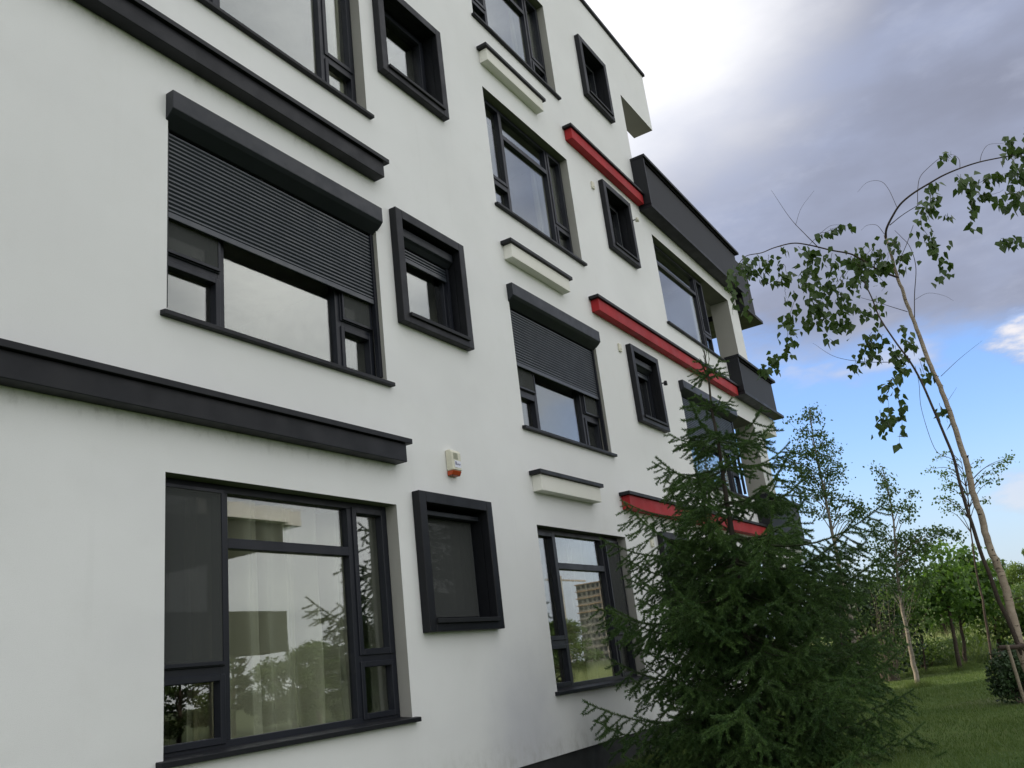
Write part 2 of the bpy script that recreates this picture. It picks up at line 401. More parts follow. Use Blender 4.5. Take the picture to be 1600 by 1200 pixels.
# ================================================================== the building
B = empty('apartment_building', (6, 4, G), 'white four-storey apartment block with black and red ledges and dark framed windows', 'apartment block')
WX0, WX1 = -12.0, 19.76
ZT = 11.87
b1, b2, b3 = (3.77, 6.23), (8.76, 11.17), (14.58, 19.06)
opens = []
for f in range(4):
    z0, z1 = -.295+3*f, 1.53+3*f
    opens += [(b1[0], b1[1], z0, z1), (b2[0], b2[1], z0, z1)]
    opens += [(6.53, 7.64, .46+3*f, 1.60+3*f), (12.40, 13.38, .46+3*f, 1.60+3*f)]
    if f < 3: opens.append((b3[0], b3[1], z0+(0 if f == 0 else -.0), z1))
XS = sorted({WX0, 14.25, WX1, 15.86, *[v for o in opens for v in o[:2]]}); XS = [x for x in XS if x <= WX1]
ZS = sorted({G+.38, 7.90, 10.50, ZT, *[v for o in opens for v in o[2:]]})
V = []; F = []; fmi = []
TH = .43
def quad(a, b_, c, d, mi=0):
    n_ = len(V); V.extend([a, b_, c, d]); F.append((n_, n_+1, n_+2, n_+3)); fmi.append(mi)
def solid(x, z):
    if x > 14.25 and z > 7.90 and not (z > 10.50 and x < 15.86): return False
    for o in opens:
        if o[0] < x < o[1] and o[2] < z < o[3]: return False
    return True
for i in range(len(XS)-1):
    for j in range(len(ZS)-1):
        x0, x1, z0, z1 = XS[i], XS[i+1], ZS[j], ZS[j+1]
        if not solid((x0+x1)/2, (z0+z1)/2): continue
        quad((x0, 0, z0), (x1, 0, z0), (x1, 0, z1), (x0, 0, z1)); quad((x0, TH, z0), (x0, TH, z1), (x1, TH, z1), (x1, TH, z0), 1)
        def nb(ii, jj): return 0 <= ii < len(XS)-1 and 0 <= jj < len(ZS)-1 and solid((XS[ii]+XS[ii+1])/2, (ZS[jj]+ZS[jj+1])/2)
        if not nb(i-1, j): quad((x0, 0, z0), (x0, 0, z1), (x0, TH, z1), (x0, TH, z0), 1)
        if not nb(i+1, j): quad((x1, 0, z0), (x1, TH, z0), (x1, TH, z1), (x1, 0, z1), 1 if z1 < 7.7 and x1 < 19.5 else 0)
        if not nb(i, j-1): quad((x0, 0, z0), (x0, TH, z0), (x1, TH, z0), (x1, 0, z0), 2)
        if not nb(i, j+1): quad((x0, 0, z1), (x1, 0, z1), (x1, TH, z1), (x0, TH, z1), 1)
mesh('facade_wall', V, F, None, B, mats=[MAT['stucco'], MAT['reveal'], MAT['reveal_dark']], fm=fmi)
MB().box(WX0, WX1, .02, TH, G-.3, G+.38-.002).build('plinth', 'plinth', B)
# body of the building behind the facade: side and back walls, floors, partitions
YB = 12.0
m = MB(); m.box(WX0, WX0+.3, TH+.002, YB, G, ZT-.05); m.box(WX0, 17.75, YB, YB+.3, G, 7.7); m.box(WX0, 14.25, YB, YB+.3, 7.7, ZT-.05)
m.box(17.62, 17.92, TH+.002, YB, G, 7.70); m.box(14.0, 14.25, TH+.002, YB, 7.9, ZT-.05)
m.build('outer_wall', 'stucco', B)
for f in range(3): MB().box(17.93, 19.74, TH+.55, TH+.75, 3*f-.9, 3*f+1.7).build('loggia_back_wall', 'reveal', B)
for f in range(1, 5):
    x1 = 17.60 if f < 3 else 13.98
    if f == 3: x1 = 17.60
    MB().box(WX0+.31, x1, TH+.004, YB-.01, 3*f-.95, 3*f-.72).build('floor_slab', 'room', B)
m = MB()
for x in (-8, -3, 3.2, 8.05, 11.8, 13.95):
    for f in range(4): m.box(x, x+.15, TH+.003, 5.5, -.94+3*f, 2.04+3*f)
for f in range(4): m.box(WX0+.32, 13.9 if f == 3 else 17.58, 5.5, 5.65, -.94+3*f, 2.04+3*f)
m.build('partition_wall', 'room', B)
MB().box(WX0+.31, 17.60, TH+.004, YB-.01, G+.1, -.95).build('ground_slab', 'room_dark', B)
MB().box(WX0-.04, 15.90, -.05, TH+.1, ZT+.002, ZT+.07).build('roof_coping', 'dark', B, .006)
MB().box(WX0, 14.25, TH+.11, YB+.3, ZT-.04, ZT+.02).build('roof', 'plinth', B)
# terrace slabs at the far end and the bands that stick out past the corner
for z in (4.92, 7.78): MB().box(17.93, 19.74, TH+.003, 3.2, z-.25, z).build('terrace_slab', 'reveal', B)
MB().box(14.26, 19.74, TH+.003, YB, 7.55, 7.86).build('terrace_slab', 'reveal', B)
MB().box(WX1+.002, 20.97, 0.0, TH, 4.54, 4.945).build('wall_band', 'stucco', B)
MB().box(WX1+.002, 20.97, 0.0, TH, 1.54, 1.945).build('wall_band', 'stucco', B)

def ledge(x0, x1, z, body, dep=.135, h=.17, bev=.004):
    o = MB().box(x0, x1, -dep, -.001, z, z+h).build('ledge', body, B, bev)
    MB().box(x0-.055, x1+.055, -dep-.035, -.0015, z+h+.002, z+h+.05).build('ledge_cap', 'dark', o, .003); return o
for k_ in range(3):
    ledge(-6.0, 6.27, 1.905+3*k_, 'dark')
    ledge(8.78, 10.33, 1.915+3*k_, 'cream', .125, .19)
for k_ in range(3): ledge(11.24, 14.085 if k_ == 2 else 17.86, 1.915+3*k_, 'red', .13, .19)

def parapet(x0, x1, z0, z1, lip):
    o = MB().box(x0+.05, x1, -.215, -.002, z0+.06, z1-.062).build('balcony_parapet', 'dark2', B, .005)
    MB().box(x0, x0+.048, -.26, -.002, z0+.06, z1-.062).build('corner_post', 'dark', o, .004)
    MB().box(x0+.055, x1-.01, -.245, -.2165, z1-.10, z1-.062).build('cap_shadow_strip', 'black', o)  # black strip painting in the shadow band beneath the cap
    MB().box(x0-.02, x1+.12, -.295, .03, z1-.06, z1).build('parapet_cap', 'dark', o, .004)
    MB().box(x0-.002, x1+lip, -.262, -.004, z0-.01, z0+.058).build('parapet_lip', 'dark', o, .004)
    MB().box(x0-.012, x0-.002, -.262, -.004, z0+.07, z1-.062).build('end_plate', 'dark', o)
    return o
parapet(14.12, 19.72, 7.84, 8.95, .1); parapet(17.92, 20.60, 4.95, 5.83, .38); parapet(17.92, 20.60, 1.95, 2.80, .38)
o = MB().box(19.80, 20.70, -.18, 2.6, 7.50, 8.80).build('balcony_parapet', 'dark2', B, .005)
MB().box(19.80, 21.05, -.24, 2.7, 7.42, 7.498).build('parapet_lip', 'dark', o, .004)
for z0, z1 in ((4.95, 5.80), (1.95, 2.78)): MB().box(20.40, 20.60, .0, 3.0, z0, z1-.06).build('balcony_parapet', 'dark2', B, .004)

# ---- windows
YF0, YF1 = .125, .20            # outer and inner face of the fixed frame
def pane(w_, x0, x1, z0, z1, y=None):
    y = y or (YF0+YF1)/2+.01
    y += random.uniform(-.0015, .0015)
    tl = random.uniform(-.0018, .0018)
    V_ = [(x0, y, z0), (x1, y+tl, z0), (x1, y+tl*.4, z1), (x0, y, z1)]; V_ += [(a, b_+.006, c) for a, b_, c in V_]
    F_ = [(0, 1, 2, 3), (7, 6, 5, 4), (0, 4, 5, 1), (1, 5, 6, 2), (2, 6, 7, 3), (3, 7, 4, 0)]
    return mesh('pane', V_, F_, MAT['glass'], w_)
def sash(w_, x0, x1, z0, z1, fw=.052, screen=False):
    MB().ring(x0, x1, z0, z1, YF0-.014, YF1-.01, fw).build('sash', 'frame', w_, .004)
    pane(w_, x0+fw-.004, x1-fw+.004, z0+fw-.004, z1-fw+.004)
    if screen:
        MB().ring(x0+.012, x1-.012, z0+.012, z1-.012, YF0-.034, YF0-.0145, .022).build('screen_frame', 'frame', w_)
        MB().box(x0+.034, x1-.034, YF0-.028, YF0-.026, z0+.034, z1-.034).build('insect_screen', 'screen', w_)
def big_window(x0, x1, z0, z1, screens=(), shut=0.0, curt=False, three=True):
    fw = .058
    m_ = MB().ring(x0+.001, x1-.001, z0+.001, z1-.001, YF0, YF1, fw)
    L_ = x1-x0
    a0, a1 = x0+.565, x0+.635                    # first mullion
    c0, c1 = x1-.530, x1-.455                    # second mullion
    if three: m_.box(a0, a1, YF0, YF1, z0+fw, z1-fw)
    m_.box(c0, c1, YF0, YF1, z0+fw, z1-fw)
    zl0, zl1 = z0+.475, z0+.555                  # low transom in the side lights
    zc0, zc1 = z0+1.36, z0+1.435                 # high transom in the middle light
    if three: m_.box(x0+fw, a0, YF0, YF1, zl0, zl1)
    m_.box(c1, x1-fw, YF0, YF1, zl0, zl1)
    xm = a1 if three else x0+fw
    m_.box(xm, c0, YF0, YF1, zc0, zc1)
    w_ = m_.build('window', 'frame', B, .003)
    pane(w_, xm-.004, c0+.004, z0+fw-.004, zc0+.004); pane(w_, xm-.004, c0+.004, zc1-.004, z1-fw+.004)
    if three:
        sash(w_, x0+fw-.02, a0+.02, zl1-.015, z1-fw+.02, screen='l' in screens); sash(w_, x0+fw-.02, a0+.02, z0+fw-.02, zl0+.015, .045)
    sash(w_, c1-.02, x1-fw+.02, zl1-.015, z1-fw+.02, screen='r' in screens); sash(w_, c1-.02, x1-fw+.02, z0+fw-.02, zl0+.015, .045)
    s_ = MB().prism([(-.055, z0-.038), (-.055, z0-.002), (YF0-.002, z0+.016), (YF0-.002, z0-.038)], x0-.055, x1+.055)
    s_.build('sill', 'dark', w_, .003)
    if curt:
        for (ca, cb, yy, mt, amp, fq) in curt:
            t_ = np.linspace(0, 1, 150); xs = ca+(cb-ca)*t_
            ys = yy+1.5*amp*np.sin(t_*fq)+amp*.8*np.sin(t_*fq*2.3+1)+amp*.3*np.sin(t_*fq*.37+2)
            zs = np.linspace(z0+.01, z1-.02, 6); Vc = []; Fc = []
            for r_, z_ in enumerate(zs):
                for i_, (xx, y_) in enumerate(zip(xs, ys)): Vc.append((xx+.012*math.sin(i_*.31+r_), y_+.008*math.sin(r_*1.7+i_*.21), z_))
            for r_ in range(5):
                for i_ in range(149): Fc.append((r_*150+i_, r_*150+i_+1, (r_+1)*150+i_+1, (r_+1)*150+i_))
            mesh('curtain', Vc, Fc, MAT[mt], w_, smooth=True)
    return w_
SLAT = {}
def shutter(x0, x1, ztop, zbot, boxh=.24, dep=.085, parent=B, y0=-.0, boxback=.12, bx=.02):
    # folded metal box with a chamfered lower front edge, guide rails, slats one by one
    yf = y0-dep
    zb = ztop-boxh
    sh = MB().prism([(yf, ztop-boxh*.60), (yf, ztop), (boxback, ztop), (boxback, zb), (y0+.045, zb), (yf+.030, ztop-boxh*.72)], x0-bx, x1+bx).build('roller_shutter', 'box', parent, .004)
    sy = y0+.062
    MB().box(x0+.002, x0+.042, sy-.02, sy+.028, zbot-.75 if zbot-.75 > ztop-1.82 else ztop-1.80, zb).build('guide_rail', 'frame', sh)
    MB().box(x1-.042, x1-.002, sy-.02, sy+.028, zbot-.75 if zbot-.75 > ztop-1.82 else ztop-1.80, zb).build('guide_rail', 'frame', sh)
    ph = .037; n_ = int((zb+.01-zbot-.05)/ph)
    key = round(x1-x0, 3)
    for i_ in range(n_):
        z_ = zbot+.052+i_*ph
        if key not in SLAT:
            SLAT[key] = MB().prism([(sy+.004, z_), (sy-.007, z_+.010), (sy-.007, z_+.024), (sy+.003, z_+.0335), (sy+.009, z_+.0335), (sy+.009, z_)], x0+.044, x1-.044).build('slat', 'slat', sh)
            SLAT[key]['z'] = 0; base_ = SLAT[key]
        else: clone(SLAT[key], sh, ((x0+x1)/2, sy+.001, z_))
    MB().box(x0+.044, x1-.044, sy-.010, sy+.012, zbot, zbot+.050).build('bottom_bar', 'slat', sh, .003)
    return sh
CRT = lambda a, b_, y=.46: (a, b_, y, 'curtain', .055, (b_-a)*21)
for f in range(4):
    z0, z1 = -.295+3*f, 1.53+3*f
    big_window(*b1, z0, z1, screens=('l',) if f in (0,) else (('l', 'r') if f == 1 else ()), curt=[CRT(4.35, 5.40), CRT(5.36, 6.15, .50), (4.36, 4.62, .43, 'drape', .03, 12)] if f == 0 else ([CRT(5.9, 6.2, .34)] if f == 2 else None))
    big_window(*b2, z0, z1, screens=('r',) if f == 0 else (('l', 'r') if f == 1 else ()), curt=[(9.95, 10.25, .40, 'drape', .03, 14), CRT(8.9, 9.3, .42), CRT(10.25, 11.1, .46)] if f == 0 else ([CRT(8.8, 9.2, .4), CRT(10.8, 11.15, .4)] if f in (2, 3) else None))
    if f < 3: big_window(14.58, 17.61, z0, z1, three=False)
shutter(b1[0], b1[1], 4.56, 3.52, boxh=.27); shutter(b2[0], b2[1], 4.56, 3.52, boxh=.27)
shutter(14.58, 17.61, 4.56, 3.55, boxh=.24)

def small_window(x0, x1, f, shut=0, tilt=0.0, light=False, sill=True):
    z0, z1 = .39+3*f, 1.675+3*f
    w_ = MB().ring(x0, x1, z0, z1, -.09, -.001, .105, .085, .105)
    w_ = w_.build('box_window', 'dark', B, .005)
    # deep dark lining of the opening
    i0, i1, j0, j1 = x0+.105, x1-.105, z0+.085, z1-.105
    MB().ring(i0-.03, i1+.03, j0-.01, j1+.03, -.0005, .30, .028).build('lining', 'dark', w_)
    MB().prism([(-.115, j0-.012), (-.115, j0+.028), (.10, j0+.036), (.10, j0-.002)], i0-.005, i1+.012).build('sill', 'dark2', w_, .003)
    YS = .13
    fr = MB().ring(i0, i1, j0+.03, j1-.002, YS, YS+.07, .05).build('frame', 'frame', w_, .003)
    MB().ring(i0+.045, i1-.045, j0+.075, j1-.047, YS-.012, YS+.05, .045).build('sash', 'frame', w_, .003)
    pane(w_, i0+.085, i1-.085, j0+.115, j1-.087, YS+.03)
    if light: MB().ring(i0+.088, i1-.088, j0+.118, j1-.090, YS-.016, YS-.0125, .006).build('seal', 'grey', w_)
    return w_, (i0, i1, j0, j1)
for f in range(4):
    w_, q_ = small_window(6.465, 7.705, f)
    if f == 0:
        MB().box(q_[0]+.01, q_[1]-.01, .02, .10, q_[3]-.09, q_[3]-.045).build('screen_box', 'box', w_, .004)
        MB().box(q_[0]+.03, q_[1]-.03, .115, .117, q_[2]+.06, q_[3]-.09).build('insect_screen', 'screen', w_)
    if f == 1:
        shutter(q_[0]+.02, q_[1]-.02, q_[3]-.03, q_[3]-.36, boxh=.16, dep=.03, y0=.03, boxback=.12, bx=0)
    w_, q_ = small_window(12.325, 13.455, f, light=True)
    if f == 1: shutter(q_[0]+.02, q_[1]-.02, q_[3]-.03, q_[3]-.28, boxh=.16, dep=.03, y0=.03, boxback=.12, bx=0)

# ---- things fixed to the wall
def alarm():
    x0, x1, z0, z1 = 7.07, 7.225, 1.90, 2.165
    r_ = empty('alarm_siren', ((x0+x1)/2, 0, z0), 'small beige alarm siren with orange lens on the wall above the lowest boxed window', 'alarm siren')
    zc = z0+.048
    pr = [(-.002, z1), (-.055, z1), (-.085, z1-.03), (-.085, zc), (-.002, zc)]
    MB().prism(pr, x0, x1).build('casing', 'white_plastic', r_, .008)
    MB().prism([(-.002, zc-.001), (-.083, zc-.001), (-.060, z0), (-.002, z0)], x0+.004, x1-.004).build('lens', 'orange', r_, .006)
    for i_ in range(6):
        z_ = z1-.045-i_*.011
        MB().box(x0+.02, x0+.095, -.0875, -.0845, z_-.0035, z_+.0015).build('grille_slot', 'grille', r_)
    st = MB().box(x0+.035, x1-.012, -.0872, -.0852, zc+.028, zc+.098).build('sticker', 'sticker', r_)
    m_ = MB(); xs = x0+.045; zs = zc+.058     # dark blue script mark: a tall first letter, then a low run
    m_.box(xs, xs+.007, -.0886, -.0873, zs-.004, zs+.030); m_.box(xs+.007, xs+.018, -.0886, -.0873, zs+.024, zs+.030)
    m_.box(xs+.007, xs+.018, -.0886, -.0873, zs+.010, zs+.015); m_.box(xs+.007, xs+.018, -.0886, -.0873, zs-.004, zs+.001)
    m_.box(xs+.018, xs+.023, -.0886, -.0873, zs, zs+.011); m_.box(xs+.018, xs+.023, -.0886, -.0873, zs+.015, zs+.026)
    for i_ in range(4):
        m_.box(xs+.028+i_*.015, xs+.033+i_*.015, -.0886, -.0873, zs-.004, zs+.012)
        m_.box(xs+.033+i_*.015, xs+.040+i_*.015, -.0886, -.0873, (zs+.008 if i_ % 2 else zs-.004), (zs+.012 if i_ % 2 else zs))
    m_.build('lettering', 'ink', st)
alarm()
for x, z, lb in ((12.06, 4.545, 'small cream junction box beside the boxed window under the middle red ledge'), (12.04, 7.44, 'small cream junction box beside the boxed window under the top red ledge'), (12.07, 1.50, 'small cream junction box beside the boxed window behind the spruce')):
    r_ = empty('junction_box', (x, 0, z), lb, 'junction box', 'cream junction boxes beside the boxed windows')
    MB().box(x-.045, x+.045, -.03, -.001, z-.06, z+.07).build('cover', 'white_plastic', r_, .006)
    MB().box(x-.012, x+.012, -.034, -.031, z-.03, z-.015).build('slot', 'grille', r_)
def bracket(x, z, lab, lamp):
    r_ = empty('wall_lamp' if lamp else 'wall_bracket', (x, 0, z), lab, 'wall lamp' if lamp else 'bracket')
    MB().box(x-.03, x+.03, -.02, -.001, z-.04, z+.04).build('base_plate', 'dark' if not lamp else 'grey', r_, .003)
    v_, f_ = tube_data([(x, -.02, z), (x, -.07, z), (x+.02, -.11, z+.01)], .012, 8); mesh('arm', v_, f_, MAT['dark' if not lamp else 'grey'], r_, smooth=True)
    v_, f_ = tube_data([(x+.01, -.10, z-.045), (x+.012, -.10, z-.04), (x+.016, -.105, z+.03), (x+.02, -.11, z+.035)], [.002, .034, .026, .002], 12); mesh('head', v_, f_, MAT['dark' if not lamp else 'white_plastic'], r_, smooth=True)
bracket(13.62, 7.42, 'small pale wall lamp just below the end of the top red ledge', True)
bracket(13.58, 4.28, 'small black bracket at the right edge of the middle boxed window', False)

# ================================================================== plants
def rotz(V_, a):
    c, s = math.cos(a), math.sin(a); V_ = V_.copy(); x = V_[:, 0]*c-V_[:, 1]*s; V_[:, 1] = V_[:, 0]*s+V_[:, 1]*c; V_[:, 0] = x; return V_
def make_bough(Ln, seed, dens=330):
    """spruce bough along +X from the origin: stem, side twigs, needles all round each twig"""
    r = np.random.default_rng(seed); segs = []      # (start, end)
    t = np.linspace(0, 1, 12); stem = np.stack([t*Ln, .04*Ln*np.sin(t*3+r.random()*6), -.12*Ln*np.sin(t*2.8)+.16*Ln*t**2.6], 1)
    tubes = [tube_data(stem, np.linspace(.006+.006*Ln, .0022, 12), 4)]
    for i in range(11): segs.append((stem[i], stem[i+1]))
    def P(u): i = min(int(u*11), 10); return stem[i]+(stem[i+1]-stem[i])*(u*11-i)
    u = .10+r.random()*.03; side = 1; step = .050 if Ln < .5 else (.062 if Ln < .9 else .076)
    while u < .97:
        ln = (.36*Ln*(1-u)**.65+.09)*r.uniform(.75, 1.2); ln = min(ln, .56)
        p0 = P(u); ang = R(r.uniform(40, 62))
        d = np.array([math.cos(ang), side*math.sin(ang), r.uniform(-.50, -.05)]); d /= np.linalg.norm(d)
        k_ = 4; pts = [p0]; dd = d.copy()
        for j in range(k_):
            dd = dd+np.array([.06, 0, -.13+.09*j]); dd /= np.linalg.norm(dd); pts.append(pts[-1]+dd*ln/k_)
        for j in range(k_): segs.append((pts[j], pts[j+1]))
        tubes.append(tube_data(pts, np.linspace(.0036, .0018, k_+1), 3))
        if ln > .20:
            v = .26+r.random()*.1; s2 = 1
            while v < .92:
                l2 = r.uniform(.12, .25)*(1.15-.6*v); j = min(int(v*k_), k_-1); q = pts[j]+(pts[j+1]-pts[j])*(v*k_-j)
                a2 = R(r.uniform(38, 55)); side_v = np.cross(dd, (0, 0, 1)); side_v /= np.linalg.norm(side_v)
                e = d*math.cos(a2)+side_v*s2*math.sin(a2)+np.array([0, 0, r.uniform(-.95, -.25)]); e /= np.linalg.norm(e)
                e2 = e+np.array([.1, 0, .10]); e2 /= np.linalg.norm(e2); qm = q+e*l2*.5
                segs.append((q, qm)); segs.append((qm, qm+e2*l2*.5)); s2 = -s2; v += .092/ln
        side = -side; u += step/Ln*r.uniform(.8, 1.2)
    A = np.array([s[0] for s in segs]); C = np.array([s[1] for s in segs]); ln = np.linalg.norm(C-A, axis=1)
    cnt = np.maximum((ln*dens).astype(int), 2); ids = np.repeat(np.arange(len(ln)), cnt); n_ = len(ids)
    tt = r.random(n_)[:, None]; base_ = A[ids]+(C[ids]-A[ids])*tt; ax = unit(C[ids]-A[ids])
    rad = unit(np.cross(ax, unit(r.normal(size=(n_, 3))))); rad[:, 2] += .25; rad = unit(rad)
    al = np.radians(r.uniform(34, 60, n_))[:, None]; nd = ax*np.cos(al)+rad*np.sin(al); nl = r.uniform(.024, .036, n_)[:, None]
    sd_ = unit(np.cross(nd, r.normal(size=(n_, 3))))*.0034
    Vn = np.stack([base_-sd_, base_+sd_, base_+nd*nl], 1).reshape(-1, 3); Fn = np.arange(n_*3).reshape(-1, 3)
    tv_, tf_ = cat_data(tubes); tf3 = np.vstack([tf_[:, [0, 1, 2]], tf_[:, [0, 2, 3]]])
    V_ = np.vstack([tv_, Vn]); F_ = np.vstack([tf3, Fn+len(tv_)]); fm_ = np.concatenate([np.zeros(len(tf3)), np.ones(n_)])
    return V_, F_, fm_
BOUGH = {}
for ci, Ln in enumerate((.32, .62, 1.0, 1.35, 1.7)):
    for v_ in range(2 if ci < 4 else 2):
        V_, F_, fm_ = make_bough(Ln, 100+ci*10+v_, 900 if ci < 3 else 760)
        o = mesh('bough', V_, F_, None, None, (0, 0, 0), mats=[MAT['green_twig'], MAT['needle']], fm=fm_)
        BOUGH[(ci, v_)] = o.data; bpy.data.objects.remove(o)
BLEN = (.32, .62, 1.0, 1.35, 1.7)
def spruce(base_, top_, env, label, whorl=.27, inter=4, ymax=None, seed=3, per=6, group=None, grow=1.0):
    r = np.random.default_rng(seed); base_ = np.array(base_); top_ = np.array(top_); H = top_[2]-base_[2]
    t_ = empty('spruce_tree', base_, label, 'spruce', group)
    n_ = 14; tt = np.linspace(0, 1, n_)[:, None]; P = base_+(top_-base_)*tt; P[1:-1, :2] += r.normal(size=(n_-2, 2))*.010
    v, f = tube_data(P, np.linspace(.062, .007, n_)*H/4.7, 8); mesh('trunk', v, f, MAT['spruce_bark'], t_, base_, smooth=True)
    # leader shoot
    V_, F_, fm_ = make_bough(.34, 55+seed, 420)
    def put(z, az, ln, pitch):
        k_ = int(np.argmin([abs(b-ln) for b in BLEN])); me = BOUGH[(k_, int(r.integers(2)))]
        u = (z-base_[2])/H; p = base_+(top_-base_)*u
        o = bpy.data.objects.new('bough', me); col.objects.link(o); place(o, p, t_); s = ln/BLEN[k_]
        o.rotation_euler = (r.uniform(-.35, .35), -pitch, az); o.scale = (s, s*r.uniform(.9, 1.1), s)
    k_ = int(0); me = BOUGH[(0, 0)]; o = bpy.data.objects.new('bough', me); col.objects.link(o); place(o, top_-np.array([0, 0, .30]), t_); o.rotation_euler = (0, -R(88), 0); o.scale = (1, .25, .25)
    z = top_[2]-.30; cnt = 0
    def wallclip(az, ln):
        if ymax is None: return ln
        dy = math.sin(az)*ln
        return ln if base_[1]+dy < ymax else max(.15, (ymax-base_[1])/max(math.sin(az), .05))
    while z > base_[2]+.12:
        dep = top_[2]-z; e = np.interp(dep, [a for a, _ in env], [b for _, b in env])
        pn = per+(1 if dep > H*.4 else (0 if dep > 2.1 else (-2 if dep > 1.5 else -3))); a0 = r.random()*6.28
        for i in range(pn):
            az = a0+i*2*math.pi/pn+r.uniform(-.25, .25); ln = e*r.uniform(.72, 1.14)
            pit = R(np.interp(dep/H, [0, .25, .6, 1], [24, 8, -3, -9])+r.uniform(-8, 8)); put(z+r.uniform(-.03, .03), az, wallclip(az, ln), pit); cnt += 1
        for i in range(inter if dep > 2.0 else (1 if dep > 1.0 else 0)):
            az = r.random()*6.28; ln = e*r.uniform(.45, .85); pit = R(r.uniform(-12, 22)); put(max(z-r.uniform(.05, whorl-.03), base_[2]+.08), az, wallclip(az, ln), pit); cnt += 1
        z -= whorl*(1.0 if dep > 1.9 else 1.45)*r.uniform(.9, 1.1)
    return t_
sp_top = at(1100, 548, 10.0); sp_base = np.array([9.62, -1.86, G])
spruce(sp_base, sp_top, [(0, .1), (.3, .26), (.75, .34), (1.0, .66), (1.3, 1.0), (1.8, 1.12), (2.2, 1.5), (2.6, 1.55), (3.3, 1.58), (4.2, 1.68), (4.7, 1.62)],
       'tall dark green spruce standing on the lawn close to the white wall', ymax=-.06, inter=5, per=8, whorl=.26)

def tree_from(name, label, cat, base_, branches, leaf, leafmat_, barkm, group=None, nleaf_sides=7, indiv=0, leafname='leaf', leaf_tpl=(BL_V, BL_F)):
    """branches: list of (polyline Nx3, r0, r1, partname, material); leaf: (P, D, N, S)"""
    t_ = empty(name, base_, label, cat, group)
    for (P, r0, r1, pn, mt) in branches:
        v, f = tube_data(P, np.linspace(r0, r1, len(P)), nleaf_sides); mesh(pn, v, f, MAT[mt], t_, P[0], smooth=True)
    if leaf is not None:
        P, D, Nn, S = leaf; tv_, tf_ = leaf_tpl
        if indiv:
            dist = np.linalg.norm(P-CAM, axis=1); score = S/dist; order = np.argsort(-score)
            vis = []
            for i in order:
                q = P[i]-CAM; c = q@CF; u, v2 = 800+FPX*(q@CR)/c, 600-FPX*(q@CUP)/c
                if 0 < u < 1600 and 0 < v2 < 1200: vis.append(i)
                if len(vis) >= indiv: break
            me = None; vs = set(vis)
            for i in vis:
                d = unit(D[i]); x = unit(np.cross(d, Nn[i])); z_ = np.cross(x, d)
                if me is None:
                    o = mesh(leafname, tv_, tf_, MAT[leafmat_], None, (0, 0, 0)); me = o.data; bpy.data.objects.remove(o)
                o = bpy.data.objects.new(leafname, me); col.objects.link(o); place(o, P[i], t_)
                Mx = Matrix(((x[0], d[0], z_[0]), (x[1], d[1], z_[1]), (x[2], d[2], z_[2])))
                o.rotation_euler = Mx.to_euler(); o.scale = (S[i],)*3
            keep = np.array([i not in vs for i in range(len(P))]); P, D, Nn, S = P[keep], D[keep], Nn[keep], S[keep]
        if len(P):
            v, f = scatter(tv_, tf_, P, D, Nn, S); o = mesh('foliage', v, f, MAT[leafmat_], t_); o['kind'] = 'stuff'
    return t_


